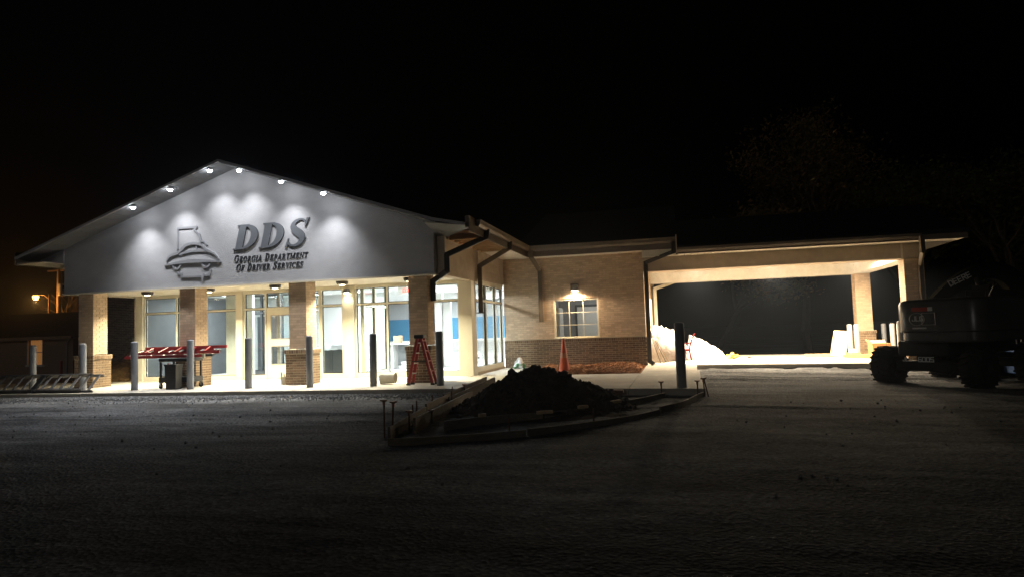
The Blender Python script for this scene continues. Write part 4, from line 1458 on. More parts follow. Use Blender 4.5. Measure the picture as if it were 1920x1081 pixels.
obj("storage_box", mb, M['white'], None, label="low white box on the floor under the pale desk", cat="box")
# plastic-covered cabinet
t = thing("cabinet", "dark cabinet under a white plastic dust sheet behind the narrow window", "cabinet", (-11.05, 20.6, 0))
mb = MB(); mb.box(-11.50, -10.55, 20.35, 20.95, 0.08, 0.92)
obj("body", mb, M['int_dark'], t)
mb = MB(); mb.box(-11.04, -10.98, 20.325, 20.349, 0.1, 0.9); mb.box(-11.48, -11.06, 20.33, 20.349, 0.12, 0.88); mb.box(-10.96, -10.57, 20.33, 20.349, 0.12, 0.88)
obj("cabinet_door", mb, M['int_dark'], t)
mb = MB(); mb.box(-11.45, -10.6, 20.4, 20.9, 0.0, 0.079)
obj("plinth", mb, M['black'], t)
mb = MB()
n = 16
vs = []
for j in range(n + 1):
    for i in range(n + 1):
        u, v = i / n, j / n
        x, yv = -11.66 + 1.27 * u, 20.2 + 0.9 * v
        inside = min(x + 11.50, -10.55 - x, yv - 20.35, 20.95 - yv)
        z = 0.95 + 0.05 * fbm(x * 4, yv * 4, 2) if inside > 0 else 0.93 + max(-0.13, 1.4 * inside) + 0.03 * fbm(x * 7, yv * 7, 1)
        if inside < 0:
            x += (0.1 if x < -11.0 else -0.1) * min(1, -inside * 6) * 0.4
        vs.append((x, yv, max(z, 0.935) if inside > 0.0 else z))
mb.add(vs, [(j * (n + 1) + i, j * (n + 1) + i + 1, (j + 1) * (n + 1) + i + 1, (j + 1) * (n + 1) + i) for j in range(n) for i in range(n)])
obj("dust_sheet", mb, M['sheet'], None, smooth=80, label="crumpled white plastic sheet draped over the dark cabinet", cat="sheet")
# white tank on the floor
t = thing("gas_cylinder", "squat white gas cylinder on the floor behind the side windows", "gas cylinder", (-7.9, 26.6, 0))
mb = MB(); mb.lathe((-7.9, 26.6, 0), [(0.0, 0.0), (0.12, 0.0), (0.12, 0.03), (0.15, 0.06), (0.155, 0.12), (0.155, 0.26), (0.14, 0.32), (0.08, 0.36), (0.0, 0.37)], 24)
obj("tank", mb, M['white'], t, smooth=40)
mb = MB(); mb.lathe((-7.9, 26.6, 0), [(0.08, 0.355), (0.085, 0.45), (0.078, 0.45), (0.074, 0.36)], 20)
obj("collar", mb, M['white'], t, smooth=40)
mb = MB(); mb.box(-7.87, -7.79, 26.443, 26.447, 0.16, 0.24)
obj("label_print", mb, M['int_dark'], t)
# exit sign
t = thing("exit_sign", "small lit red EXIT sign hanging inside the upper right window", "sign", (-8.35, 20.4, 2.5))
mb = MB(); mb.box(-8.52, -8.20, 20.40, 20.44, 2.52, 2.70); mb.box(-8.37, -8.35, 20.41, 20.43, 2.701, 2.80)
obj("housing", mb, M['white'], t)
mb = MB()
xx = -8.50
for ch in "EXIT":
    if ch == 'X':
        mb.beam((xx, 20.394, 2.55), (xx + 0.055, 20.394, 2.67), 0.012, 0.018, up=(0, 1, 0))
        mb.beam((xx, 20.393, 2.67), (xx + 0.055, 20.393, 2.55), 0.012, 0.018, up=(0, 1, 0))
    elif ch == 'I':
        mb.box(xx + 0.02, xx + 0.038, 20.39, 20.399, 2.55, 2.67)
    elif ch == 'E':
        mb.box(xx, xx + 0.016, 20.39, 20.399, 2.55, 2.67)
        for z in (2.55, 2.602, 2.654):
            mb.box(xx + 0.0165, xx + 0.055, 20.39, 20.399, z, z + 0.016)
    else:
        mb.box(xx, xx + 0.06, 20.39, 20.399, 2.654, 2.67); mb.box(xx + 0.021, xx + 0.039, 20.39, 20.399, 2.55, 2.6535)
    xx += 0.075
obj("lettering", mb, E_EXIT, t)

# ------------------------------------------------------------------ bollards
def bollard(x, y, z0, h, r, m, label, group, lean=(0, 0)):
    mb = MB()
    prof = [(0.0, 0.0), (r, 0.0), (r, h - r * 0.45), (r * 0.93, h - r * 0.22), (r * 0.7, h - r * 0.08), (r * 0.35, h - 0.003), (0.0, h)]
    mb.lathe((x, y, z0 - 0.0), prof, 28)
    o = obj("bollard", mb, m, None, smooth=50, label=label, cat="bollard", group=group)
    o.rotation_euler = (R(lean[0]), R(lean[1]), 0)
    return o
GB = "grey bollards along the front of the apron"
for x, lb in ((-17.12, "grey bollard at far left, in front of the neighbouring house's lit window"),
              (-15.46, "grey bollard left of the leftmost brick column, behind the ladder end"),
              (-13.83, "grey bollard at the left end of the red ladder on the cart"),
              (-12.14, "grey bollard in front of the black cart carrying the red ladder"),
              (-10.46, "grey bollard in front of the window beside the entrance door"),
              (-8.76, "grey bollard just right of the third column's pedestal"),
              (-7.09, "grey bollard left of the overturned bucket"),
              (-5.41, "grey bollard beside the red stepladder")):
    bollard(x, 15.1, 0.0, 1.26, 0.085, M['bollard'], lb, GB, lean=(random.uniform(-0.5, 0.5), random.uniform(-0.7, 0.7)))
bollard(0.02, 13.72, -0.2, 1.46, 0.095, M['bollard'], "grey bollard at the front end of the right walkway, amid form stakes", GB)
GC = "pale bollards around the canopy's right columns"
for x, yv, m, lb in ((5.95, 26.6, 'pale_pipe', "pale bollard under the canopy, leftmost of the pair behind the leaning board"),
                     (6.14, 26.45, 'pale_pipe', "pale bollard under the canopy, next to the back column's left side"),
                     (7.38, 27.8, 'bollard', "dark grey bollard just right of the canopy's back column"),
                     (7.42, 26.9, 'pale_pipe', "pale bollard behind the cardboard box, second right of the back column"),
                     (6.72, 23.6, 'pale_pipe', "tall pale bollard right of the cardboard box"),
                     (6.05, 21.2, 'pale_pipe', "pale bollard beside the lift's hood")):
    z0 = drive_z(x) if yv > 21.6 else lot_z(x, yv)
    bollard(x, yv, z0, 1.12 - (z0 if yv < 21.6 else 0), 0.085 if yv > 21.6 else 0.08, M[m], lb, GC)

# ------------------------------------------------------------------ things standing on the apron
# extension ladder lying tilted on its edge
t = thing("extension_ladder", "dull aluminium extension ladder lying tilted on its edge at far left", "ladder", (-16, 14.6, 0))
rv = Vector((0.0, 0.36, 0.37))
for s, nm in ((0, "rail"), (1, "rail")):
    for k in (0, 1):
        o = rv * s + Vector((0, -0.045 * k, 0.035 * k))
        mb = MB()
        mb.beam(Vector((-19.2 + 0.7 * k, 14.50, 0.035)) + o, Vector((-14.55 - 0.3 * k, 14.50, 0.035)) + o, 0.03, 0.07, up=rv.cross(Vector((1, 0, 0))))
        obj(nm, mb, M['alu_dark'], t)
x = -19.0
k = 0
while x < -14.6:
    mb = MB()
    mb.cyl(Vector((x, 14.50, 0.035)), Vector((x, 14.50, 0.035)) + rv, 0.018, 0.018, 10)
    obj("rung", mb, M['alu_dark'], t)
    mb = MB()
    mb.cyl(Vector((x + 0.12, 14.455, 0.07)), Vector((x + 0.12, 14.455, 0.07)) + rv, 0.018, 0.018, 10)
    obj("rung", mb, M['alu_dark'], t)
    x += 0.305
mb = MB(); mb.box(-16.45, -16.33, 14.36, 14.92, 0.012, 0.10); mb.beam((-16.4, 14.45, 0.06), (-16.4, 14.80, 0.42), 0.14, 0.05)
obj("bracket", mb, M['black'], t)

# black cart
t = thing("utility_cart", "black rolling cart with two shelves under the red ladder", "cart", (-12.9, 15.66, 0))
cx0, cx1, cy0, cy1 = -13.30, -12.45, 15.42, 15.90
for x in (cx0, cx1):
    for yv in (cy0, cy1):
        mb = MB(); mb.box(x - .022, x + .022, yv - .022, yv + .022, 0.20, 0.74)
        obj("post", mb, M['black'], t)
        mb = MB()
        mb.lathe((x, yv - 0.018, 0.065), [(0.0, 0.0), (0.03, 0.0), (0.063, 0.006), (0.065, 0.018), (0.063, 0.03), (0.03, 0.036), (0.0, 0.036)], 18, 'y')
        cs = obj("caster", mb, M['rubber'], t, smooth=50)
        mb = MB(); mb.box(x - .03, x + .03, yv - .028, yv - .022, 0.06, 0.15); mb.box(x - .03, x + .03, yv + .022, yv + .028, 0.06, 0.15); mb.box(x - .035, x + .035, yv - .03, yv + .03, 0.151, 0.16)
        obj("fork", mb, M['alu'], cs)
for z0, z1, nm in ((0.16, 0.30, "lower_shelf"), (0.70, 0.79, "upper_shelf")):
    mb = MB(); mb.bbox(cx0 - .04, cx1 + .04, cy0 - .04, cy1 + .04, z0, z1, 0.02)
    obj(nm, mb, M['black'], t)
mb = MB(); mb.beam((cx0 + .22, cy0 - .045, 0.14), (cx0 + .28, cy0 - .045, 0.66), 0.05, 0.05)
obj("red_bar", mb, M['red'], t)
# black bin standing before the cart
t = thing("waste_bin", "dark ribbed bin standing in front of the cart beside the bollard", "bin", (-12.72, 15.22, 0))
mb = MB()
vs = []
for z, s in ((0.0, 0.85), (0.60, 1.0), (0.60, 1.06), (0.64, 1.06)):
    vs += [(-12.72 + 0.17 * s * a, 15.20 + 0.13 * s * b, z + 0.002) for a, b in ((-1, -1), (1, -1), (1, 1), (-1, 1))]
fs = [(3, 2, 1, 0), (12, 13, 14, 15)]
for k in range(3):
    fs += [(k * 4 + i, k * 4 + (i + 1) % 4, k * 4 + 4 + (i + 1) % 4, k * 4 + 4 + i) for i in range(4)]
mb.add(vs, fs)
obj("tub", mb, M['black'], t)
for k in range(7):
    z = 0.12 + k * 0.065
    s = 0.85 + 0.15 * z / 0.6
    mb = MB(); mb.box(-12.72 - 0.15 * s, -12.72 + 0.15 * s, 15.20 - 0.13 * s - 0.008, 15.20 - 0.13 * s + 0.006, z, z + 0.02)
    obj("rib", mb, M['black'], t)
# red ladder on the cart
t = thing("step_ladder", "red folded stepladder lying flat across the top of the black cart", "ladder", (-13, 15.66, 0.8))
za = 0.80
for (a, b, dz) in (((-14.42, 15.40), (-12.02, 15.50), 0.0), ((-14.42, 15.95), (-12.02, 15.86), 0.14), ((-14.2, 15.44), (-11.6, 15.53), 0.085), ((-14.2, 15.90), (-11.6, 15.83), 0.215)):
    mb = MB(); mb.beam((a[0], a[1], za + 0.04 + dz), (b[0], b[1], za + 0.04 + dz), 0.03, 0.075)
    obj("rail", mb, M['red'], t)
for k in range(7):
    x = -14.3 + k * 0.33
    yf = 15.415 + 0.042 * (x + 14.42) / 1.0 * 0.99
    mb = MB(); mb.beam((x, 15.425 + 0.0417 * (x + 14.42), za + 0.055), (x, 15.925 - 0.0375 * (x + 14.42), za + 0.195), 0.08, 0.022)
    obj("step", mb, M['alu'], t)
for k in range(5):
    x = -13.9 + k * 0.45
    mb = MB(); mb.beam((x, 15.47 + 0.03 * (x + 14.2), za + 0.13), (x, 15.875 - 0.027 * (x + 14.2), za + 0.26), 0.035, 0.03)
    obj("brace", mb, M['red'], t)
mb = MB(); mb.beam((-11.90, 15.50, za + 0.04), (-11.90, 15.86, za + 0.16), 0.22, 0.06)
obj("top_cap", mb, M['black'], t)
mb = MB(); mb.box(-12.05, -11.98, 15.42, 15.47, za - 0.03, za + 0.08)
obj("foot", mb, M['offwhite'], t)

# red A-frame stepladder seen from its side
t = thing("step_ladder", "red A-frame stepladder standing open at the rightmost brick pedestal", "ladder", (-5.95, 15.45, 0))
top = Vector((-6.0, 0, 1.12))
for yv in (15.27, 15.55):
    yt = 15.41 + (yv - 15.41) * 0.62
    for bx_, nm in ((-6.27, "front_rail"), (-5.66, "rear_rail")):
        mb = MB(); mb.beam((bx_, yv, 0.012), (top.x + (-0.045 if bx_ < -6 else 0.045), yt, top.z), 0.028, 0.065, up=(1, 0, 0.2))
        r_ = obj(nm, mb, M['red'], t)
        mb = MB(); mb.box(bx_ - .045, bx_ + .045, yv - .03, yv + .03, 0.0, 0.05)
        obj("foot", mb, M['black'], r_)
for k in range(4):
    z = 0.26 + k * 0.24
    f = z / 1.12
    x = -6.27 + (-6.045 + 6.27) * f
    hw = 0.14 * (1 - 0.38 * f)
    mb = MB(); mb.box(x - .05, x + .05, 15.41 - hw, 15.41 + hw, z, z + 0.025)
    obj("step", mb, M['alu'], t)
    x = -5.66 + (-5.955 + 5.66) * f
    mb = MB(); mb.box(x - .012, x + .012, 15.41 - hw, 15.41 + hw, z + .05, z + 0.075)
    obj("rear_brace", mb, M['red'], t)
mb = MB(); mb.bbox(top.x - .12, top.x + .12, 15.29, 15.53, 1.10, 1.19, 0.015)
obj("top_cap", mb, M['black'], t)
mb = MB()
for yv in (15.28, 15.54):
    mb.beam((-6.17, yv, 0.56), (-5.81, yv, 0.56), 0.012, 0.022)
obj("spreader", mb, M['dark_metal'], t)

# bucket lying on its side
t = thing("bucket", "empty cream plastic bucket lying on its side, open end to the left", "bucket", (-6.98, 15.75, 0))
c = Vector((-6.98, 15.72, 0.152))
mb = MB(); mb.lathe(c, [(0.128, -0.19), (0.140, -0.19), (0.148, -0.185), (0.148, -0.175), (0.141, -0.17), (0.141, -0.13), (0.147, -0.127), (0.147, -0.118), (0.139, -0.115), (0.128, 0.19), (0.0, 0.19), (0.0, 0.185), (0.122, 0.184), (0.128, -0.19)], 32, 'x')
o = obj("shell", mb, M['offwhite'], t, smooth=35)
mb = MB(); mb.tube([(c.x - .15, c.y - .149, c.z), (c.x - .25, c.y - .12, c.z - .08), (c.x - .28, c.y, c.z - .138), (c.x - .25, c.y + .12, c.z - .08), (c.x - .15, c.y + .149, c.z)], 0.004, 6)
obj("handle", mb, M['alu'], t)
# small bucket with tools
t = thing("bucket", "small pale bucket with tools at the left of the third column's pedestal", "bucket", (-10.18, 16.25, 0))
mb = MB(); mb.lathe((-10.16, 16.2, 0), [(0.0, 0.0), (0.075, 0.0), (0.09, 0.19), (0.096, 0.195), (0.096, 0.205), (0.084, 0.205), (0.07, 0.01), (0.0, 0.01)], 24)
obj("shell", mb, M['offwhite'], t, smooth=35)
mb = MB()
for a, h in ((0.3, 0.30), (2.0, 0.27), (4.1, 0.33)):
    mb.cyl((-10.16 + .03 * math.cos(a), 16.2 + .03 * math.sin(a), 0.012), (-10.16 + .07 * math.cos(a), 16.2 + .07 * math.sin(a), h), 0.012, 0.014, 8)
obj("tool_handle", mb, M['dark_metal'], t)

# traffic cone
t = thing("traffic_cone", "tall faded orange traffic cone in front of the brick wing", "traffic cone", (-3.1, 18.78, 0))
mb = MB(); mb.bbox(-3.30, -2.90, 18.58, 18.98, 0.0, 0.045, 0.012)
obj("base", mb, M['orange'], t)
mb = MB(); mb.lathe((-3.1, 18.78, 0), [(0.155, 0.044), (0.15, 0.07), (0.105, 0.42)], 28); mb.lathe((-3.1, 18.78, 0), [(0.088, 0.56), (0.03, 0.95), (0.024, 0.955), (0.02, 0.95), (0.02, 0.85)], 28)
obj("body", mb, M['orange'], t, smooth=50)
mb = MB(); mb.lathe((-3.1, 18.78, 0), [(0.1055, 0.419), (0.1075, 0.421), (0.09, 0.559), (0.0878, 0.561)], 28)
obj("collar", mb, M['orange_dirty'], t, smooth=50)

# bag at the wall
t = thing("plastic_bag", "crumpled white bag with green print at the inner corner of the brick wing", "bag", (-5.0, 21.5, 0))
mb = MB()
vs, fs = [], []
nn, mm = 20, 10
for j in range(mm + 1):
    z = 0.36 * j / mm
    r = [0.17, 0.185, 0.18, 0.175, 0.165, 0.15, 0.13, 0.11, 0.085, 0.06, 0.015][j]
    for i in range(nn):
        a = 2 * math.pi * i / nn
        k = 1 + 0.55 * fbm(math.cos(a) * 1.8, math.sin(a) * 1.8, z * 7)
        vs.append((-5.0 + r * k * math.cos(a) + 0.03 * fbm(z * 4, 1, 2), 21.5 + r * k * 0.8 * math.sin(a), z))
for j in range(mm):
    for i in range(nn):
        fs.append((j * nn + i, j * nn + (i + 1) % nn, (j + 1) * nn + (i + 1) % nn, (j + 1) * nn + i))
mb.add(vs, fs)
for i, f in enumerate(mb.f):
    zc = sum(mb.v[j][2] for j in f) / 4
    xc = sum(mb.v[j][0] for j in f) / 4
    mb.mi[i] = 1 if (zc < 0.17 and fbm(xc * 9, zc * 12, 4) > 0.08) else 0
obj("sack", mb, [M['sheet'], M['plastic_green']], t, smooth=70)

# mulch bed and straw heap
def heap_stuff(name, label, cat, x0, x1, y0, y1, hfun, m, chips, chip_len, seed, z0=-0.02):
    mb = MB()
    rnd = random.Random(seed)
    nx, ny = 60, 34
    vs = []
    for j in range(ny + 1):
        for i in range(nx + 1):
            x, yv = x0 + (x1 - x0) * i / nx, y0 + (y1 - y0) * j / ny
            vs.append((x, yv, z0 + hfun(x, yv)))
    mb.add(vs, [(j * (nx + 1) + i, j * (nx + 1) + i + 1, (j + 1) * (nx + 1) + i + 1, (j + 1) * (nx + 1) + i) for j in range(ny) for i in range(nx)])
    for k in range(chips):
        x, yv = rnd.uniform(x0 + 0.02, x1 - 0.02), rnd.uniform(y0 + 0.02, y1 - 0.02)
        h = hfun(x, yv)
        a, el = rnd.uniform(0, 6.28), rnd.uniform(-0.2, 0.7)
        L_ = rnd.uniform(0.4, 1.0) * chip_len
        d = Vector((math.cos(a) * math.cos(el), math.sin(a) * math.cos(el), math.sin(el))) * L_
        p = Vector((x, yv, z0 + h))
        mb.beam(p - d * 0.3, p + d * 0.7, 0.012, 0.008, tint=rnd.random())
    obj(name, mb, m, None, "stuff", label=label, cat=cat)
def mulch_h(x, y):
    e = min(1.0, (x + 4.33) * 4, (-1.02 - x) * 4, (y - 18.42) * 6)
    return max(0, e) * (0.07 + 0.07 * fbm(x * 1.6, y * 1.6, 0.4) + 0.05 * fbm(x * 5, y * 5, 2) + 0.05 * math.exp(-((x + 1.9) ** 2) / 0.5))
heap_stuff("mulch_bed", "uneven red-brown mulch along the foot of the brick wing", "mulch", -4.33, -1.02, 18.42, 22.0, mulch_h, M['mulch'], 5000, 0.09, 5)
def straw_h(x, y):
    d = ((x + 18.6) / 2.0) ** 2 + ((y - 20.3) / 1.4) ** 2
    return 0.78 * max(0, 1 - d) * (0.9 + 0.25 * fbm(x * 1.5, y * 1.5, 3)) + 0.05 * fbm(x * 6, y * 6, 3) * (d < 1)
heap_stuff("straw_heap", "heap of dry straw and brush behind the leftmost column", "straw", -20.6, -16.9, 18.8, 21.8, straw_h, M['straw'], 4200, 0.22, 6, z0=-0.0)
mb = MB(); mb.beam((-18.75, 19.8, 0.62), (-18.35, 19.9, 1.0), 0.09, 0.02)
mb.beam((-19.5, 19.9, 0.70), (-18.5, 19.7, 0.86), 0.06, 0.03)
obj("scrap_board", mb, M['deck'], None, label="reddish scrap boards sticking out of the straw heap", cat="board")

# ------------------------------------------------------------------ dirt pile
def pile_h(x, y):
    dx, dy = x + 2.50, y - 11.8
    r = math.sqrt((dx / (1.45 if dx < 0 else 1.75)) ** 2 + (dy / 1.35) ** 2)
    h = 0.66 * max(0.0, 1 - r) ** 0.92
    h += 0.13 * max(0, 1 - ((x + 2.3) / 1.9) ** 2 - ((y - 11.4) / 1.8) ** 2)
    k = min(1.0, max(0, 1.25 - r) * 2)
    h += k * (0.06 * fbm(x * 1.7, y * 1.7, 8) + 0.05 * fbm(x * 5, y * 5, 3) + 0.03 * fbm(x * 13, y * 13, 1, 3))
    return h
def dirt_pile():
    mb = MB()
    n = 150
    x0, x1, y0, y1 = -4.3, -0.4, 9.6, 13.6
    vs = []
    for j in range(n + 1):
        for i in range(n + 1):
            x, y = x0 + (x1 - x0) * i / n, y0 + (y1 - y0) * j / n
            vs.append((x, y, lot_z(x, y) - 0.05 + pile_h(x, y)))
    mb.add(vs, [(j * (n + 1) + i, j * (n + 1) + i + 1, (j + 1) * (n + 1) + i + 1, (j + 1) * (n + 1) + i) for j in range(n) for i in range(n)])
    t = thing("dirt_pile", "heap of dark soil heaped inside the curb forms in front of the building", "dirt pile", (-2.5, 11.8, -0.2))
    obj("soil", mb, M['dirt'], t)
    rnd = random.Random(11)
    mb = MB()
    for k in range(420):
        a, r = rnd.uniform(0, 6.28), rnd.random() ** 0.6
        x, y = -2.45 + 1.75 * r * math.cos(a), 11.75 + 1.5 * r * math.sin(a)
        s = rnd.uniform(0.012, 0.045) if rnd.random() < 0.93 else rnd.uniform(0.05, 0.08)
        bm = bmesh.new()
        bmesh.ops.create_icosphere(bm, subdivisions=1, radius=s)
        for v in bm.verts:
            v.co *= rnd.uniform(0.7, 1.25)
        mb.frombm(bm, 0.5, Matrix.Translation((x, y, lot_z(x, y) - 0.05 + pile_h(x, y) + s * 0.3)))
    o = obj("clods", mb, M['dirt'], t, "stuff")
dirt_pile()

# ------------------------------------------------------------------ curb forms and stakes
def path_board(name, pts, z0, z1, th, m, label, group, seg=1):
    mb = MB()
    P = catmull(pts, 5) if seg else pts
    l, r = ribbon_pts(P, th)
    n = len(P)
    vs = [(p[0], p[1], z0) for p in l] + [(p[0], p[1], z0) for p in r] + [(p[0], p[1], z1) for p in l] + [(p[0], p[1], z1) for p in r]
    fs = []
    for i in range(n - 1):
        fs += [(i, i + 1, n + i + 1, n + i), (2 * n + i, 3 * n + i, 3 * n + i + 1, 2 * n + i + 1), (i, 2 * n + i, 2 * n + i + 1, i + 1), (n + i, n + i + 1, 3 * n + i + 1, 3 * n + i)]
    fs += [(0, n, 3 * n, 2 * n), (n - 1, 3 * n - 1, 4 * n - 1, 2 * n - 1)]
    mb.add(vs, fs)
    return obj(name, mb, m, None, label=label, cat="form board", group=group)
GF = "curb form boards around the dirt pile"
path_board("form_board", [(-3.60, 8.05), (-3.2, 8.15), (-2.6, 8.45), (-2.0, 8.80)], -0.30, -0.10, 0.03, M['old_board'], "curved outer form board nearest the camera, left half", GF)
path_board("form_board", [(-1.97, 8.82), (-1.28, 9.45), (-0.67, 10.25), (-0.35, 10.9)], -0.30, -0.09, 0.03, M['old_board'], "curved outer form board in the middle of the front edge", GF)
path_board("form_board", [(-0.33, 10.93), (0.02, 11.7), (0.30, 12.9), (0.42, 13.3)], -0.25, -0.05, 0.03, M['old_board'], "curved outer form board ending at the right-hand bollard", GF)
path_board("form_board", [(-3.30, 9.30), (-2.6, 9.98), (-2.05, 10.25)], -0.25, -0.05, 0.03, M['old_board'], "inner form board at the left foot of the dirt pile", GF)
path_board("form_board", [(-2.02, 10.27), (-1.46, 10.92), (-0.80, 12.1), (-0.30, 13.2)], -0.25, -0.05, 0.03, M['old_board'], "inner form board along the right foot of the dirt pile", GF)
path_board("form_board", [(-3.78, 8.5), (-4.18, 10.9)], -0.24, -0.02, 0.035, M['old_board'], "straight form board on the left side, near half", GF, 0)
path_board("form_board", [(-4.19, 10.95), (-4.55, 14.0)], -0.22, 0.02, 0.035, M['old_board'], "straight form board on the left side, reaching the apron", GF, 0)
path_board("form_board", [(-3.62, 9.0), (-3.90, 11.6), (-4.18, 14.1)], -0.22, 0.03, 0.035, M['old_board'], "second straight form board inside the left one", GF, 0)
# loose boards sticking up at the back of the form
mb = MB(); mb.beam((-4.45, 12.6, -0.05), (-4.10, 14.4, 0.16), 0.035, 0.14)
obj("loose_board", mb, M['old_board'], None, label="loose plank tilted up onto the apron at the left form", cat="plank")
mb = MB(); mb.beam((-4.28, 12.4, -0.10), (-3.86, 14.2, 0.14), 0.035, 0.18)
obj("loose_board", mb, M['old_board'], None, label="wider loose plank beside the tilted one, nearer the dirt pile", cat="plank")
mb = MB(); mb.box(-4.35, -3.3, 13.98, 14.02, -0.02, 0.04)
obj("loose_board", mb, M['old_board'], None, label="short dark plank lying along the apron edge behind the pile", cat="plank")
mb = MB(); mb.box(-1.75, -1.08, 13.35, 13.50, -0.06, -0.005)
obj("loose_board", mb, M['deck'], None, label="reddish plank lying along the apron edge right of the pile", cat="plank")
for (x, y, a, w, lb) in ((-1.98, 10.05, 0.4, 0.24, "pale wood offcut on the inner form at the middle"), (-1.50, 10.72, 0.6, 0.16, "pale wood offcut on the inner form, right of the first"),
                         (-2.85, 9.72, 0.7, 0.10, "small pale block on the inner form at left"), (-1.05, 11.45, 0.9, 0.20, "pale block on the inner form below the walkway")):
    mb = MB(); mb.beam((x - w / 2 * math.cos(a), y - w / 2 * math.sin(a), -0.024), (x + w / 2 * math.cos(a), y + w / 2 * math.sin(a), -0.020), 0.07, 0.045)
    obj("wood_block", mb, M['board'], None, label=lb, cat="wood block", group="offcuts on the forms")

def stake(x, y, zt, label, cap=True, lean=(0, 0), r=0.012):
    zb = lot_z(x, y) - 0.06
    t = thing("form_stake", label, "stake", (x, y, zb), "steel stakes of the curb forms")
    mb = MB()
    tx, ty = x + lean[0], y + lean[1]
    mb.cyl((x, y, zb), (tx, ty, zt), r, r, 8)
    obj("rod", mb, M['rust'], t)
    if cap:
        mb = MB()
        mb.lathe((tx, ty, 0), [(0.018, zt - 0.07), (0.02, zt - 0.02), (0.05, zt - 0.012), (0.052, zt + 0.006), (0.0, zt + 0.01)], 14)
        obj("mushroom_cap", mb, M['cap'], t, smooth=45)
ST = [(-3.90, 8.62, 0.32, "leftmost capped stake at the near left corner of the forms", True, (0, 0)),
      (-3.82, 8.68, 0.29, "second capped stake of the pair at the near left corner", True, (0.02, 0.02)),
      (-3.80, 9.25, 0.10, "capped stake with a pale top just right of the corner pair", True, (0, 0)),
      (-4.27, 10.55, 0.05, "short bare stake on the left form behind the corner pair", False, (0, 0)),
      (-4.10, 10.3, 0.14, "bare stake beside the near half of the left board", False, (0, 0)),
      (-3.70, 9.9, 0.04, "capped low stake inside the left boards", True, (0, 0)),
      (-4.27, 11.45, 0.12, "bare stake halfway along the left board", False, (0.01, 0)),
      (-3.86, 10.8, 0.02, "low bare stake inside the left board, halfway", False, (0, 0)),
      (-4.12, 12.1, 0.14, "slim bare stake where the left boards rise", False, (0, 0)),
      (-4.27, 13.35, 0.15, "capped stake at the back end of the left boards", True, (0, 0)),
      (-4.75, 14.0, 0.06, "short stub stake at the apron edge by the left boards", False, (0, 0)),
      (-0.36, 13.3, 0.15, "capped stake left of the right-hand bollard", True, (0, 0)),
      (0.30, 13.15, 0.17, "capped stake immediately right of the right-hand bollard", True, (0, 0)),
      (0.43, 13.25, 0.20, "capped stake at the right corner of the forms", True, (-0.02, 0)),
      (0.50, 13.2, 0.21, "leaning capped stake furthest right on the forms", True, (-0.08, 0.02)),
      (-2.2, 8.75, 0.10, "dark stake on the front form at the middle", False, (0, 0)),
      (-1.2, 9.6, 0.08, "dark stake on the front form right of the middle", False, (0, 0))]
for s_ in ST:
    stake(s_[0], s_[1], s_[2], s_[3], s_[4], s_[5])

# ------------------------------------------------------------------ clutter under the canopy
def drape(name, label, outline_h, x0, x1, y0, y1, m, nx=110, ny=70, cat="plastic sheeting"):
    mb = MB()
    vs, keep = [], []
    for j in range(ny + 1):
        for i in range(nx + 1):
            x, y = x0 + (x1 - x0) * i / nx, y0 + (y1 - y0) * j / ny
            vs.append((x, y, drive_z(x) + max(-0.01, outline_h(x, y))))
    fs = [(j * (nx + 1) + i, j * (nx + 1) + i + 1, (j + 1) * (nx + 1) + i + 1, (j + 1) * (nx + 1) + i) for j in range(ny) for i in range(nx)]
    fs = [f for f in fs if max(vs[k][2] - drive_z(vs[k][0]) for k in f) > 0.0]
    mb.add(vs, fs)
    return obj(name, mb, m, None, smooth=75, label=label, cat=cat)
def fold(x, y, k):
    n = mnoise.noise
    r1 = 1.0 - abs(n(Vector((x * 2.4 + k, y * 1.7, k))))
    r2 = 1.0 - abs(n(Vector((x * 5.2 + 1.3 * y + k, y * 3.0, k * 2))))
    r3 = 1.0 - abs(n(Vector((x * 11 - 3 * y + k, y * 6, k * 3))))
    return 0.20 * r1 ** 2 + 0.09 * r2 ** 2 + 0.03 * r3 ** 2 - 0.16
def big_h(x, y):
    u = (x + 0.95) / 1.35
    if u < 0 or u > 1.05:
        return -0.1
    prof = 1.22 - 0.12 * u - 0.30 * u ** 3
    v = (y - 24.5) / 1.0
    e = max(0.0, 1 - abs(v) ** 2.6) ** 0.55
    e2 = max(0.0, 1 - max(0, u) ** 5) ** 0.7
    return prof * e * e2 * (0.92 + fold(x, y, 1.0)) - 0.02
drape("plastic_sheeting", "tall heap of bunched white plastic sheeting against the drive-through wall", big_h, -0.95, 0.45, 23.5, 25.5, M['sheet'])
def low_h(x, y):
    u = (x - 0.25) / 1.45
    if u < 0 or u > 1:
        return -0.1
    prof = 0.80 * (1 - u ** 1.6) + 0.08
    v = (y - 24.9) / 0.9
    e = max(0.0, 1 - abs(v) ** 2.4) ** 0.6
    return prof * e * min(1, (1 - u) * 6) * min(1, u * 8 + 0.3) * (0.90 + fold(x, y, 4.0)) - 0.02
drape("plastic_sheeting", "low sloping heap of white plastic sheeting right of the tall one", low_h, 0.25, 1.72, 24.0, 25.8, M['sheet'])
def flat_h(x, y):
    v = (y - 22.95) / 0.42
    u = (x - 0.75) / 1.25
    return 0.10 * max(0, 1 - v * v - u * u) ** 0.4 * (0.7 + fold(x, y, 7.0) * 2) - 0.015
drape("plastic_sheeting", "flat roll of white plastic lying in front of the red chair", flat_h, -0.5, 2.0, 22.5, 23.4, M['sheet'])
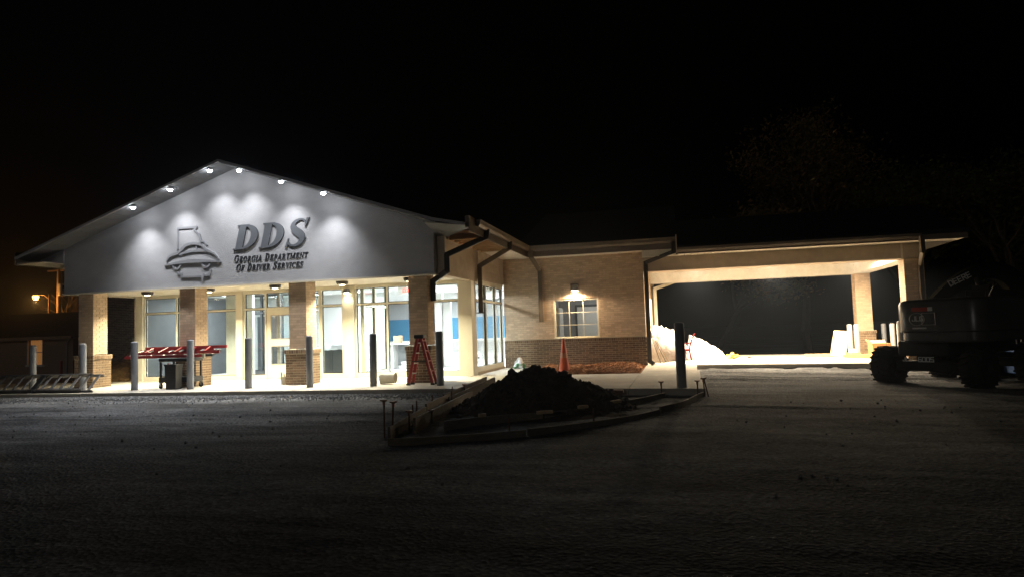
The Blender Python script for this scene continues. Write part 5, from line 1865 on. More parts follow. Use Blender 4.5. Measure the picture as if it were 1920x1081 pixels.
# narrow boards leaning on the wall
for i, (dx, lean, lb) in enumerate(((0.0, 0.30, "grey-brown board leaning on the drive-through wall, nearest the downspout"), (0.07, 0.36, "second narrow board leaning on the drive-through wall"),
                                (0.14, 0.42, "third narrow board leaning on the drive-through wall"), (0.21, 0.48, "outermost narrow board leaning on the drive-through wall"))):
    mb = MB(); mb.beam((-0.90 + lean + dx * 0.4, 23.05 + 0.05 * i, 0.0), (-0.93, 23.25 + 0.05 * i, 1.05 + 0.03 * i), 0.10, 0.02, up=(1, 0, 0.3))
    obj("leaning_board", mb, M['old_board'] if i % 2 == 0 else M['board'], None, label=lb, cat="board", group="boards leaning on the drive-through wall")
# red chair
t = thing("chair", "red plastic chair standing among the white plastic sheeting", "chair", (0.25, 23.3, 0))
def lean_plate(name, p, w, th):
    mb = MB()
    n = len(p)
    vs = []
    for (y0_, y1_) in ((23.28, 23.74),):
        for q in p:
            vs.append((q[0], y0_, q[1]))
        for q in p:
            vs.append((q[0], y1_, q[1]))
        for q in p:
            vs.append((q[0] - th, y0_, q[1] - th * 0.4))
        for q in p:
            vs.append((q[0] - th, y1_, q[1] - th * 0.4))
    fs = []
    for i in range(n - 1):
        fs += [(i, i + 1, n + i + 1, n + i), (2 * n + i, 3 * n + i, 3 * n + i + 1, 2 * n + i + 1), (i, 2 * n + i, 2 * n + i + 1, i + 1), (n + i, n + i + 1, 3 * n + i + 1, 3 * n + i)]
    fs += [(0, n, 3 * n, 2 * n), (n - 1, 3 * n - 1, 4 * n - 1, 2 * n - 1)]
    mb.add(vs, fs)
    return obj(name, mb, M['red'], t, smooth=40)
lean_plate("backrest", [(0.36, 0.40), (0.39, 0.55), (0.45, 0.75), (0.53, 0.90), (0.56, 0.94)], 0.46, 0.05)
mb = MB(); mb.bbox(-0.08, 0.37, 23.27, 23.75, 0.36, 0.43, 0.02)
obj("seat", mb, M['red'], t)
for (x, y, x2) in ((-0.04, 23.31, -0.10), (-0.04, 23.71, -0.10), (0.33, 23.31, 0.40), (0.33, 23.71, 0.40)):
    mb = MB(); mb.beam((x2, y, 0.0), (x, y, 0.37), 0.05, 0.05)
    obj("leg", mb, M['red'], t)
for y in (23.29, 23.73):
    mb = MB(); mb.beam((-0.05, y, 0.60), (0.44, y, 0.62), 0.05, 0.03); mb.beam((-0.04, y, 0.42), (-0.04, y, 0.60), 0.04, 0.04)
    obj("armrest", mb, M['red'], t)
# small items on the slab
mb = MB()
rnd = random.Random(4)
for k in range(9):
    a = rnd.uniform(0, 6.28)
    p = Vector((1.86 + rnd.uniform(-.14, .14), 25.3 + rnd.uniform(-.1, .1), drive_z(1.8) + 0.02 + rnd.uniform(0, .10)))
    d = Vector((math.cos(a), math.sin(a), rnd.uniform(0.0, 0.6))) * rnd.uniform(0.08, 0.2)
    mb.beam(p - d, p + d, 0.10, 0.03)
obj("foam_scraps", mb, M['yellow_scrap'], None, label="crumpled pale yellow foam scraps on the slab right of the plastic", cat="scraps")
mb = MB(); mb.beam((0.62, 22.62, 0.012), (0.95, 23.0, 0.012), 0.05, 0.02)
obj("wood_block", mb, M['old_board'], None, label="thin wood strip on the slab near the walkway", cat="wood strip")
mb = MB(); mb.bbox(2.35, 2.47, 25.6, 25.68, drive_z(2.4), drive_z(2.4) + 0.04, 0.008)
obj("wood_block", mb, M['dark_metal'], None, label="tiny dark block on the bright slab at the back", cat="block")
# leaning board, planks, boxes at the right column
mb = MB(); mb.beam((5.30, 25.6, drive_z(5.3) + 0.002), (5.55, 25.95, 0.83), 0.50, 0.035, up=(-0.4, -1.0, 0.3))
obj("leaning_board", mb, M['board'], None, label="wide pale board propped upright in front of the canopy's back column", cat="board")
for (a, b, w, h, lb, m) in (((4.30, 25.95), (5.35, 25.75), 0.10, 0.12, "long pale plank lying on the slab left of the propped board", 'board'),
                         ((5.0, 26.6), (5.8, 26.3), 0.10, 0.10, "plank on the slab behind the propped board", 'board'),
                         ((5.42, 25.2), (5.95, 25.35), 0.10, 0.10, "short plank at the foot of the propped board", 'card'),
                         ((5.45, 24.9), (6.25, 24.3), 0.12, 0.14, "thick plank lying aslant in front of the cardboard pile", 'card')):
    z = min(drive_z(a[0]), drive_z(b[0])) + h / 2
    mb = MB(); mb.beam((a[0], a[1], z), (b[0], b[1], z), w, h)
    obj("plank", mb, M[m], None, label=lb, cat="plank")
t = thing("cardboard_box", "large open cardboard box in front of the canopy's back column", "box", (6.40, 24.4, drive_z(6.4)))
z0 = drive_z(6.4) + 0.14
bx0, bx1, by0, by1, bh = 6.06, 6.62, 24.2, 24.75, 0.34
mb = MB()
mb.box(bx0, bx1, by0, by0 + .006, z0, z0 + bh); mb.box(bx0, bx1, by1 - .006, by1, z0, z0 + bh)
mb.box(bx0, bx0 + .006, by0 + .007, by1 - .007, z0, z0 + bh); mb.box(bx1 - .006, bx1, by0 + .007, by1 - .007, z0, z0 + bh); mb.box(bx0 + .007, bx1 - .007, by0 + .007, by1 - .007, z0, z0 + .006)
obj("box_walls", mb, M['card'], t)
mb = MB(); mb.beam((bx0 - 0.08, (by0 + by1) / 2, z0 + bh + .13), (bx0 + .003, (by0 + by1) / 2, z0 + bh), 0.5, 0.006, up=(1, 0, 1))
obj("flap", mb, M['board'], t)
mb = MB(); mb.beam(((bx0 + bx1) / 2, by1 + .10, z0 + bh + .10), ((bx0 + bx1) / 2, by1, z0 + bh), 0.52, 0.006, up=(0, 1, 1))
obj("flap", mb, M['board'], t)
mb = MB(); mb.bbox(6.0, 6.70, 24.12, 24.85, drive_z(6.0) - 0.0, drive_z(6.4) + 0.139, 0.01)
obj("cardboard_box", mb, M['card'], None, label="flat cardboard carton beneath the open box", cat="box")
for (x, y, w, d, h, a, m, lb) in ((5.75, 25.3, .34, .25, .16, 0.3, 'board', "small pale carton between the propped board and the open box"),
                              (5.72, 25.32, .28, .2, .12, -0.2, 'white', "white carton stacked on the small pale carton"),
                              (5.9, 24.8, .3, .22, .10, 0.5, 'board', "low pale carton left of the open box"),
                              (6.35, 22.9, .26, .2, .18, 0.2, 'card', "small carton behind the lift's front wheel")):
    z = drive_z(x)
    if lb.startswith("white carton"):
        z += 0.161
    bm = bmesh.new()
    bmesh.ops.create_cube(bm, size=1.0)
    mb = MB(); mb.frombm(bm, 0.5, Matrix.Translation((x, y, z + h / 2)) @ Matrix.Rotation(a, 4, 'Z') @ Matrix.Diagonal((w, d, h, 1)))
    o = obj("cardboard_box", mb, M[m], None, label=lb, cat="box")
    mb = MB(); bm = bmesh.new(); bmesh.ops.create_cube(bm, size=1.0)
    mb.frombm(bm, 0.5, Matrix.Translation((x, y, z + h + 0.001)) @ Matrix.Rotation(a, 4, 'Z') @ Matrix.Diagonal((w * 1.002, 0.05, 0.004, 1)))
    obj("tape", mb, M['offwhite'], o)

# ------------------------------------------------------------------ boom lift
def simple_text(txt, origin, ux, uz, n, h, parent, m, name="lettering", adv=0.78, sw=0.17, depth=0.004):
    """plain block capitals/digits drawn with bars; ux: reading direction, uz: up, n: outward"""
    o, ux, uz, n = Vector(origin), Vector(ux).normalized(), Vector(uz).normalized(), Vector(n).normalized()
    SEG = {'J': [((.62, 1), (.62, .12)), ((.62, .08), (.1, .08)), ((.08, .08), (.08, .3))], 'L': [((.08, 1), (.08, 0)), ((.08, .08), (.65, .08))],
           'G': [((.65, .92), (.08, .92)), ((.08, .92), (.08, .08)), ((.08, .08), (.62, .08)), ((.62, .08), (.62, .5)), ((.62, .5), (.38, .5))],
           '6': [((.62, .92), (.08, .92)), ((.08, .92), (.08, .08)), ((.08, .08), (.62, .08)), ((.62, .08), (.62, .5)), ((.62, .5), (.08, .5))],
           '0': [((.08, .92), (.62, .92)), ((.62, .92), (.62, .08)), ((.62, .08), (.08, .08)), ((.08, .08), (.08, .92))],
           'S': [((.62, .92), (.08, .92)), ((.08, .92), (.08, .5)), ((.08, .5), (.62, .5)), ((.62, .5), (.62, .08)), ((.62, .08), (.08, .08))],
           'D': [((.08, 1), (.08, 0)), ((.08, .92), (.5, .92)), ((.5, .92), (.64, .75)), ((.64, .75), (.64, .25)), ((.64, .25), (.5, .08)), ((.5, .08), (.08, .08))],
           'E': [((.08, 1), (.08, 0)), ((.08, .92), (.62, .92)), ((.08, .5), (.55, .5)), ((.08, .08), (.62, .08))],
           'R': [((.08, 1), (.08, 0)), ((.08, .92), (.58, .92)), ((.6, .92), (.6, .5)), ((.58, .5), (.08, .5)), ((.3, .5), (.64, 0))]}
    mb = MB()
    x = 0.0
    for ch in txt:
        if ch != ' ':
            for k, (a, b) in enumerate(SEG[ch]):
                pa = o + ux * ((x + a[0]) * h) + uz * (a[1] * h) + n * (depth + 0.0004 * k)
                pb = o + ux * ((x + b[0]) * h) + uz * (b[1] * h) + n * (depth + 0.0004 * k)
                d = (pb - pa).normalized()
                mb.beam(pa - d * sw * h * 0.4, pb + d * sw * h * 0.4, depth, sw * h, up=n.cross(d))
        x += adv if ch != ' ' else 0.4
    return obj(name, mb, m, parent)

def wheel(parent, c, axis, r, w):
    """lugged off-road tyre; axis: unit vector along the axle"""
    c, axis = Vector(c), Vector(axis).normalized()
    q = axis.to_track_quat('Z', 'Y').to_matrix().to_4x4()
    mt = Matrix.Translation(c) @ q
    def tr(mb_):
        mb_.v = [tuple(mt @ Vector(v)) for v in mb_.v]
        return mb_
    mb = MB()
    mb.lathe((0, 0, 0), [(r * .55, -w * .42), (r * .72, -w * .5), (r * .90, -w * .48), (r * .955, -w * .36), (r * .965, 0), (r * .955, w * .36), (r * .90, w * .48), (r * .72, w * .5), (r * .55, w * .42)], 36)
    ty = obj("tyre", tr(mb), M['rubber'], parent, smooth=50)
    mb = MB()
    for k in range(20):
        for s in (-1, 1):
            a = 2 * math.pi * (k + (0.5 if s > 0 else 0)) / 20
            a2 = a + 0.16
            p0 = (r * .985 * math.cos(a), r * .985 * math.sin(a), 0.02 * s)
            p1 = (r * .955 * math.cos(a2), r * .955 * math.sin(a2), s * w * .50)
            mb.beam(p0, p1, r * 0.085, r * 0.085, up=(math.cos(a), math.sin(a), 0))
    obj("tread_lugs", tr(mb), M['rubber'], ty)
    mb = MB()
    mb.lathe((0, 0, 0), [(0.0, w * .30), (r * .16, w * .30), (r * .18, w * .22), (r * .42, w * .16), (r * .52, w * .40), (r * .56, w * .42), (r * .56, -w * .42), (r * .3, -w * .1), (0, -w * .1)], 28)
    mb.lathe((0, 0, 0), [(0.0, -w * .30), (r * .16, -w * .30), (r * .18, -w * .12)], 16)
    obj("rim", tr(mb), M['lift_dark'], ty, smooth=40)
    return ty

LZ = -0.27
W1, W2 = Vector((4.52, 16.78, LZ)), Vector((5.80, 15.50, LZ))
ax = (W2 - W1).normalized()                 # along the near axle
fw = Vector((0.0, 0.0, 1.0)).cross(ax) * 1.0
fw = Vector((-ax.y, ax.x, 0)).normalized()   # away from the camera
if fw.y < 0:
    fw = -fw
BL = 2.3
lift = thing("boom_lift", "dark telescopic boom lift with knobby tyres parked at the right edge", "boom lift", (W1 + W2) / 2 + fw * BL / 2)
rw = 0.43
for p in (W1, W2, W1 + fw * BL, W2 + fw * BL):
    wheel(lift, p + Vector((0, 0, rw)), ax, rw, 0.42)
mid = (W1 + W2) / 2
up = Vector((0, 0, 1))
def lift_box(name, u0, u1, v0, v1, z0, z1, m, bev=0.03, parent=None):
    """u along the axle from its middle, v along the chassis, z above the ground"""
    bm = bmesh.new()
    bmesh.ops.create_cube(bm, size=1.0)
    for v in bm.verts:
        v.co = Vector(((u0 + u1) / 2 + v.co.x * (u1 - u0), (v0 + v1) / 2 + v.co.y * (v1 - v0), (z0 + z1) / 2 + v.co.z * (z1 - z0)))
    bmesh.ops.bevel(bm, geom=bm.edges[:], offset=bev, segments=3, affect='EDGES', profile=0.5)
    mt = Matrix(((ax.x, fw.x, 0, mid.x), (ax.y, fw.y, 0, mid.y), (0, 0, 1, LZ), (0, 0, 0, 1)))
    mb = MB(); mb.frombm(bm, 0.5, mt)
    return obj(name, mb, m, parent or lift, smooth=30)
def lp(u, v, z):
    return mid + ax * u + fw * v + up * (LZ + z)
lift_box("axle", -0.70, 0.70, -0.10, 0.12, 0.33, 0.55, M['lift_dark'])
lift_box("axle_mount", -0.25, 0.25, -0.12, 0.14, 0.551, 0.659, M['lift_dark'])
lift_box("axle_mount", -0.25, 0.25, BL - 0.12, BL + 0.12, 0.521, 0.659, M['lift_dark'])
lift_box("axle", -0.70, 0.70, BL - 0.12, BL + 0.12, 0.33, 0.52, M['lift_dark'])
ch = lift_box("chassis", -0.52, 0.52, -0.32, BL + 0.3, 0.66, 0.98, M['lift_dark'], 0.04)
simple_text("JLG", lp(-0.42, -0.325, 0.82), ax, up, -fw, 0.085, ch, M['decal_white'])
simple_text("600S", lp(-0.10, -0.325, 0.81), ax, up, -fw, 0.105, ch, M['decal_white'])
for s in (-1, 1):
    mb = MB(); mb.tube([lp(s * 0.45, -0.15, 0.55), lp(s * 0.60, -0.2, 0.66), lp(s * 0.70, -0.18, 0.58), lp(s * 0.74, -0.1, 0.45)], 0.016, 8)
    obj("hydraulic_hose", mb, M['rubber'], lift)
mb = MB(); mb.cyl(lp(0, BL * .5, 0.98), lp(0, BL * .5, 1.26), 0.45, 0.45, 32)
obj("turntable_ring", mb, M['lift_dark'], lift, smooth=40)
# hood: rounded plan, rolled top edge, narrower skirt
def hood(name, prof, m, u0, u1, v0, v1, rad):
    n = 10
    ring = []
    for (cx_, cy_, a0) in ((u1 - rad, v1 - rad, 0), (u0 + rad, v1 - rad, 90), (u0 + rad, v0 + rad, 180), (u1 - rad, v0 + rad, 270)):
        for i in range(n + 1):
            a = R(a0 + 90 * i / n)
            ring.append((cx_, cy_, math.cos(a), math.sin(a)))
    mb = MB()
    vs, fs = [], []
    k = len(ring)
    for off, z in prof:
        for (cx_, cy_, c_, s_) in ring:
            vs.append(lp(cx_ + (rad + off) * c_, cy_ + (rad + off) * s_, z))
    for j in range(len(prof) - 1):
        for i in range(k):
            fs.append((j * k + i, j * k + (i + 1) % k, (j + 1) * k + (i + 1) % k, (j + 1) * k + i))
    fs.append(tuple(range((len(prof) - 1) * k, len(prof) * k)))
    fs.append(tuple(reversed(range(k))))
    mb.add(vs, fs)
    return obj(name, mb, m, lift, smooth=30)
U0, U1, V0, V1 = -0.45, 1.25, -0.55, 1.85
hd = hood("hood", [(-0.02, 1.43), (0.0, 1.45), (0.0, 2.0), (-0.03, 2.06), (-0.09, 2.095), (-0.2, 2.11)], M['lift_grey'], U0, U1, V0, V1, 0.32)
hood("counterweight_skirt", [(-0.10, 1.22), (-0.06, 1.26), (-0.06, 1.427)], M['lift_grey'], U0, U1, V0, V1, 0.32)
# decals on the hood side toward the camera
def decal(u0, u1, z0, z1, m, name="decal"):
    a, b, c, d = lp(u0, V0 - 0.004, z0), lp(u1, V0 - 0.004, z0), lp(u1, V0 - 0.004, z1), lp(u0, V0 - 0.004, z1)
    mb = MB(); mb.add([a, b, c, d], [(0, 1, 2, 3)])
    obj(name, mb, m, hd)
decal(-0.05, 0.27, 1.86, 1.94, M['decal_red'])
decal(0.275, 0.37, 1.86, 1.94, M['decal_white'])
decal(-0.05, 0.23, 1.50, 1.53, M['decal_white'])
mb = MB()
ring = [lp(0.05 + 0.15 * math.cos(2 * math.pi * i / 28), V0 - 0.006, 1.70 + 0.13 * math.sin(2 * math.pi * i / 28)) for i in range(29)]
mb.tube(ring, 0.006, 6)
mb.tube([lp(0.15, V0 - .006, 1.58), lp(0.41, V0 - .006, 1.58), lp(0.41, V0 - .006, 1.82), lp(0.15, V0 - .006, 1.82), lp(0.15, V0 - .006, 1.58)], 0.006, 6)
obj("emblem_ring", mb, M['alu'], hd)
simple_text("JLG", lp(-0.05, V0 - 0.003, 1.66), ax, up, -fw, 0.10, hd, M['decal_white'])
mb = MB(); mb.cyl(lp(0.95, 0.55, 2.05), lp(1.0, 0.7, 2.3), 0.05, 0.05, 12)
obj("exhaust", mb, M['lift_dark'], lift)
mb = MB(); mb.tube([lp(0.2, 1.2, 2.10), lp(0.2, 1.2, 2.28), lp(0.6, 1.2, 2.28), lp(0.6, 1.2, 2.10)], 0.016, 8)
obj("grab_rail", mb, M['lift_dark'], lift)
# boom: upright hinge and stowed telescopic arm running to the back right
mb = MB(); mb.beam(lp(0.35, 1.55, 1.40), lp(0.35, 1.75, 2.35), 0.34, 0.42)
obj("boom_hinge", mb, M['lift_dark'], lift)
mb = MB(); mb.beam(lp(0.35, 1.75, 2.12), lp(1.9, 6.2, 1.75), 0.34, 0.40)
bo = obj("boom", mb, M['lift_dark'], lift)
mb = MB(); mb.beam(lp(1.7, 5.8, 1.78), lp(2.5, 8.0, 1.60), 0.25, 0.30)
obj("inner_boom", mb, M['lift_dark'], bo)
mb = MB(); mb.cyl(lp(0.35, 1.2, 1.2), lp(0.62, 2.6, 1.95), 0.06, 0.06, 14)
obj("lift_cylinder", mb, M['lift_dark'], bo)

# ------------------------------------------------------------------ backhoe behind the lift
ex = thing("excavator", "dark excavator with lettered boom standing behind the boom lift", "excavator", (8.2, 20.0, -0.28))
EZ = -0.30
for y in (19.2, 21.0):
    mb = MB()
    prof = [(6.9 + 0.0, 0.28), (7.05, 0.08), (7.3, 0.0), (9.3, 0.0), (9.55, 0.08), (9.7, 0.28), (9.6, 0.50), (9.35, 0.60), (7.25, 0.60), (7.0, 0.50)]
    mb.prism([(x, z + EZ) for x, z in prof], y - 0.22, y + 0.22, 'y')
    tk = obj("track", mb, M['rubber'], ex)
    mb = MB()
    for k in range(12):
        x = 7.2 + k * 0.19
        mb.box(x, x + 0.1, y - 0.25, y + 0.25, EZ - 0.0 + 0.585, EZ + 0.635)
    obj("grouser", mb, M['rubber'], tk)
mb = MB(); mb.bbox(7.4, 9.9, 19.1, 21.1, EZ + 0.75, EZ + 1.35, 0.06)
obj("upper_body", mb, M['machine_yellow'], ex)
mb = MB(); mb.bbox(8.7, 9.95, 19.12, 21.08, EZ + 1.36, EZ + 1.85, 0.10)
obj("engine_cover", mb, M['machine_yellow'], ex)
mb = MB(); mb.cyl((8.3, 20.1, EZ + 0.55), (8.3, 20.1, EZ + 0.76), 0.6, 0.6, 28)
obj("swing_ring", mb, M['lift_dark'], ex)
mb = MB(); mb.bbox(7.75, 8.25, 20.2, 20.75, EZ + 1.36, EZ + 1.55, 0.04); mb.bbox(8.2, 8.32, 20.2, 20.75, EZ + 1.5, EZ + 2.0, 0.04)
obj("operator_seat", mb, M['lift_dark'], ex)
# boom rising from left to right in view: foot near the cab, knee high, stick folding down to the left
mb = MB()
bl_path = [(6.45, 1.58, 0.24), (6.85, 1.93, 0.32), (7.3, 2.20, 0.40), (7.8, 2.33, 0.42), (8.25, 2.05, 0.44), (8.45, 1.35, 0.36)]
P = catmull([(p[0], p[1]) for p in bl_path], 5)
wd = []
for i in range(len(P)):
    f = i / (len(P) - 1) * (len(bl_path) - 1)
    a = int(min(f, len(bl_path) - 2))
    wd.append(bl_path[a][2] + (bl_path[a + 1][2] - bl_path[a][2]) * (f - a))
l, r_ = ribbon_pts(P, wd)
mb.strip(l, r_, 19.55, 19.90)
bm_ = obj("boom", mb, M['machine_yellow'], ex)
d_ = Vector((0.9, 0.0, 0.42)).normalized()
simple_text("DEERE", (6.80, 19.548, 1.95), d_, Vector((-d_.z, 0, d_.x)), (0, -1, 0), 0.145, bm_, M['decal_white'], depth=0.003)
mb = MB(); mb.beam((6.50, 19.72, 1.62), (6.78, 19.72, 0.45), 0.24, 0.26)
obj("stick", mb, M['machine_yellow'], ex)
mb = MB(); mb.cyl((7.6, 19.45, 1.05), (7.35, 19.45, 2.15), 0.05, 0.05, 12)
obj("boom_cylinder", mb, M['lift_dark'], ex)
mb = MB(); mb.prism([(6.55, 0.45), (7.0, 0.42), (7.12, 0.05), (7.0, -0.25), (6.65, -0.27), (6.50, -0.05), (6.72, 0.1)], 18.85, 19.95, 'y')
obj("bucket", mb, M['lift_dark'], ex)

# ------------------------------------------------------------------ scissor lift platform at the right edge
sc = thing("scissor_lift", "blue scissor lift with pale guard rails at the right edge of the picture", "scissor lift", (8.2, 18.0, -0.28))
sx0, sx1, sy0, sy1, sz = 7.40, 9.0, 17.7, 18.45, -0.28
mb = MB(); mb.bbox(sx0, sx1, sy0, sy1, sz + 0.12, sz + 0.42, 0.03)
obj("base", mb, M['machine_blue'], sc)
for x in (sx0 + .2, sx1 - .2):
    for y in (sy0 - .02, sy1 - .10):
        mb = MB(); mb.lathe((x, y, sz + 0.16), [(0.0, 0), (0.1, 0), (0.16, 0.01), (0.16, 0.11), (0.1, 0.12), (0, 0.12)], 20, 'y')
        obj("wheel", mb, M['rubber'], sc, smooth=40)
mb = MB(); mb.beam((sx0 + .1, 18.0, sz + .44), (sx1 - .1, 18.0, sz + .60), 0.05, 0.07); mb.beam((sx0 + .1, 18.15, sz + .60), (sx1 - .1, 18.15, sz + .44), 0.05, 0.07)
obj("scissor_arms", mb, M['lift_dark'], sc)
mb = MB(); mb.bbox(sx0, sx1, sy0, sy1, sz + 0.62, sz + 0.70, 0.01)
obj("platform", mb, M['machine_blue'], sc)
for z in (1.02, 1.42):
    mb = MB(); mb.tube([(sx0, sy0, sz + z), (sx1, sy0, sz + z), (sx1, sy1, sz + z), (sx0, sy1, sz + z), (sx0, sy0, sz + z)], 0.02, 8)
    obj("guard_rail", mb, M['alu'], sc)
for x in (sx0, sx0 + 0.1, (sx0 + sx1) / 2, sx1):
    for y in (sy0, sy1):
        mb = MB(); mb.cyl((x, y, sz + .69), (x, y, sz + 1.43), 0.018, 0.018, 8)
        obj("rail_post", mb, M['alu'], sc)
mb = MB(); mb.bbox(sx0 + 0.3, sx0 + 0.55, sy0 - 0.05, sy0 + 0.03, sz + 1.1, sz + 1.4, 0.02)
obj("control_box", mb, M['yellow_scrap'], sc)

# ------------------------------------------------------------------ neighbouring house, far left
H = thing("neighbour_house", "dark low house at far left with one dim orange window", "house", (-43, 37, -1.0))
HY = 35.0
def hole_wall2(x0, x1, y0, y1, z0, z1, a, b, c, d, m):
    mb = MB(); mb.box(x0, a, y0, y1, z0, z1); mb.box(b, x1, y0, y1, z0, z1); mb.box(a, b, y0 + .001, y1 - .001, z0, c); mb.box(a, b, y0 + .001, y1 - .001, d, z1)
    return obj("wall", mb, m, H)
hole_wall2(-52, -36.6, HY, HY + 0.2, -1.3, 1.72, -40.02, -38.92, 0.12, 1.66, M['siding'])
mb = MB(); mb.box(-36.8, -36.6, HY + .201, HY + 9, -1.3, 1.72)
obj("wall", mb, M['siding'], H)
mb = MB(); mb.box(-36.6, -36.45, HY + 3.0, HY + 9, -1.2, 1.7)
obj("wall", mb, M['siding'], H)
mb = MB()
mb.add([(-52.5, HY - .5, 1.74), (-36.2, HY - .5, 1.74), (-37.4, HY + 4.5, 3.6), (-52.5, HY + 4.5, 3.6), (-36.2, HY + 9.5, 1.74), (-52.5, HY + 9.5, 1.74)], [(0, 1, 2, 3), (2, 4, 5, 3), (1, 4, 2), (0, 3, 5), (0, 5, 4, 1)])
obj("roof", mb, M['shingle'], H)
mb = MB(); mb.box(-52.5, -36.2, HY - .56, HY - .505, 1.66, 1.86)
obj("gutter", mb, M['siding'], H)
mb = MB(); mb.beam((-36.35, HY - .5, 1.66), (-37.0, HY - .06, 1.35), .09, .09); mb.beam((-37.0, HY - .06, 1.38), (-37.0, HY - .06, -1.2), .09, .09)
obj("downspout", mb, M['alu'], H)
f = MB()
for a, b, c, d in ((-40.10, -40.02, .04, 1.70), (-38.92, -38.84, .04, 1.70), (-40.019, -38.921, 1.66, 1.70), (-40.2, -38.74, .0, .12), (-40.019, -38.921, .87, .92)):
    f.box(a, b, HY - .05, HY + .03, c, d)
wfr = obj("window", f, M['white'], H)
for c, d in ((.12, .87), (.92, 1.66)):
    p = MB(); p.box(-40.02, -38.92, HY + .005, HY + .012, c, d)
    obj("pane", p, M['glass'], wfr)
p = MB(); p.box(-40.02, -38.92, HY + .15, HY + .16, .1, 1.66)
obj("curtain", p, E_WINDOW, wfr)
mb = MB(); mb.cyl((-36.2, HY - 1.2, -1.1), (-36.2, HY - 1.2, 0.35), 0.07, 0.07, 12)
obj("marker_post", mb, M['red'], None, label="short red post beside the house's downspout", cat="post")

# utility pole and sodium lamp
P0 = Vector((-47.4, 44.0, -1.4))
up_ = thing("utility_pole", "wooden utility pole lit orange by the street lamp", "utility pole", P0)
mb = MB(); mb.cyl(P0, P0 + Vector((0, 0, 9.3)), 0.19, 0.14, 16)
obj("shaft", mb, M['pole_wood'], up_, smooth=50)
mb = MB(); mb.beam(P0 + Vector((-1.1, 0, 8.6)), P0 + Vector((1.1, 0, 8.6)), .10, .12)
obj("crossarm", mb, M['pole_wood'], up_)
mb = MB(); mb.cyl(P0 + Vector((.35, -.1, 6.6)), P0 + Vector((.35, -.1, 7.5)), .22, .22, 16)
obj("transformer", mb, M['alu'], up_, smooth=40)
Q = Vector((-47.5, 43.2, -1.4))
sl = thing("street_lamp", "lit orange sodium street lamp on a thin post at far left", "street lamp", Q)
mb = MB(); mb.cyl(Q, Q + Vector((0, 0, 6.7)), 0.06, 0.045, 12); mb.tube([Q + Vector((0, 0, 6.35)), Q + Vector((-.35, -.1, 6.65)), Q + Vector((-.85, -.2, 6.7))], .03, 8)
obj("post", mb, M['pole_wood'], sl, smooth=50)
hp = Q + Vector((-1.0, -.25, 6.62))
mb = MB(); mb.lathe(hp, [(0.0, .2), (.14, .18), (.21, .06), (.22, .0), (.2, .0)], 20)
obj("lamp_hood", mb, M['alu'], sl, smooth=50)
mb = MB(); mb.lathe(hp, [(.198, -.002), (.22, -.1), (.18, -.24), (.1, -.32), (0, -.34)], 20)
obj("lamp_globe", mb, E_AMBER, sl, smooth=60)
lamp('POINT', "sodium_light", hp + Vector((0, -.0, -.5)), 300.0, (1.0, 0.42, 0.09), sl, 0.12)

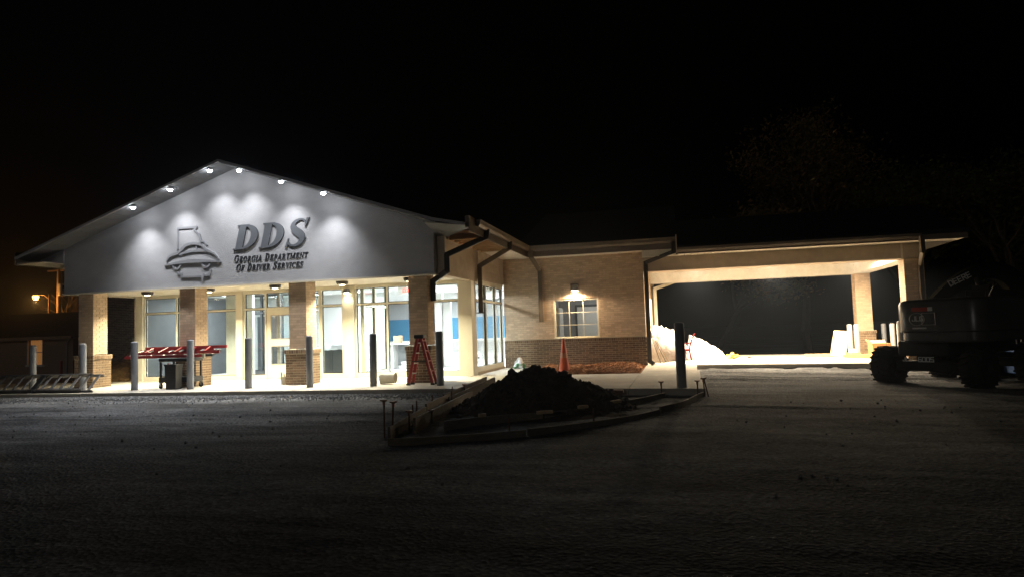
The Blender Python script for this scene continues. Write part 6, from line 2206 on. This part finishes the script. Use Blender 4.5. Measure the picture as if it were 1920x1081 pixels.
# ------------------------------------------------------------------ trees
def tree(label, base, hgt, crown_r, seed, leaf_m, leaves, bare=False, group=None, name="tree", lsize=0.16):
    rnd = random.Random(seed)
    t = thing(name, label, "tree", base, group)
    base = Vector(base)
    mbt = MB()
    tips = []
    def branch(p, d, L_, r, depth):
        n = 3
        q = p
        for i in range(n):
            d = (d + Vector((rnd.gauss(0, .12), rnd.gauss(0, .12), rnd.gauss(.04, .07)))).normalized()
            q2 = q + d * L_ / n
            ra, rb = r * (1 - .3 * i / n), r * (1 - .3 * (i + 1) / n)
            mbt.cyl(q, q2, ra, rb, 7 if r > .05 else 4, False)
            q = q2
            if depth >= 2:
                tips.append(q.copy())
        if depth < (4 if not bare else 5) and r > .006:
            k = rnd.choice((2, 3, 3)) if depth else 5
            for i in range(k):
                a = rnd.uniform(0, 6.28)
                sp = rnd.uniform(.35, .85) if depth else rnd.uniform(.3, 1.0)
                o = d.orthogonal().normalized()
                o = Matrix.Rotation(a, 3, d) @ o
                branch(q, (d + o * sp).normalized(), L_ * rnd.uniform(.6, .82), r * .58, depth + 1)
            if depth == 0:
                branch(q, d, L_ * .8, r * .7, 1)
    branch(base, Vector((rnd.uniform(-.05, .05), rnd.uniform(-.05, .05), 1)), hgt * .30, hgt * .018, 0)
    obj("trunk", mbt, M['bark'], t)
    if leaves:
        mbl = MB()
        for k in range(leaves):
            c = rnd.choice(tips)
            p = c + Vector((rnd.gauss(0, crown_r), rnd.gauss(0, crown_r), rnd.gauss(0, crown_r * .8)))
            s = lsize * rnd.uniform(.5, 1.2)
            a = Vector((rnd.gauss(0, 1), rnd.gauss(0, 1), rnd.gauss(0, 1))).normalized()
            b = a.orthogonal().normalized()
            mbl.add([p - a * s, p + b * s * .5, p + a * s, p - b * s * .5], [(0, 1, 2, 3)], rnd.random())
        obj("crown", mbl, leaf_m, t)
    return t
GT = "trees behind the canopy"
tree("tall thin-leaved tree rising behind the canopy roof", (8.6, 50.0, -1.2), 17.5, .55, 21, M['leaf'], 9000, group=GT)
tree("bushy tree behind the left part of the canopy roof", (2.4, 50.0, -1.2), 12.0, .55, 22, M['leaf'], 7500, group=GT)
tree("dark tree behind the right end of the canopy", (14.5, 50.0, -1.2), 14.0, .6, 23, M['leaf_dark'], 8500, group=GT)
tree("dark tree at the right edge behind the machines", (17.5, 42.0, -.8), 12.5, .55, 24, M['leaf_dark'], 7000, group=GT)
tree("bare-branched tree beside the orange street lamp", (-48.6, 45.5, -1.3), 7.8, .4, 27, M['leaf_dark'], 0, bare=True)

# ------------------------------------------------------------------ haze volume added for lamp glow and veil
hz = MB(); hz.box(-75, 45, -4, 75, -4.0, 16.0)
hm = bpy.data.materials.new("added_glow_haze")
hm.use_nodes = True
hm.node_tree.nodes.clear()
ho = hm.node_tree.nodes.new("ShaderNodeOutputMaterial")
hv = hm.node_tree.nodes.new("ShaderNodeVolumePrincipled")
hv.inputs["Color"].default_value = (0.70, 0.82, 1.0, 1)
hv.inputs["Density"].default_value = 0.0013
hv.inputs["Anisotropy"].default_value = 0.72
hm.node_tree.links.new(hv.outputs[0], ho.inputs["Volume"])
obj("haze", hz, hm, None, "stuff", label="thin haze added for the glow around the lamps", cat="haze")
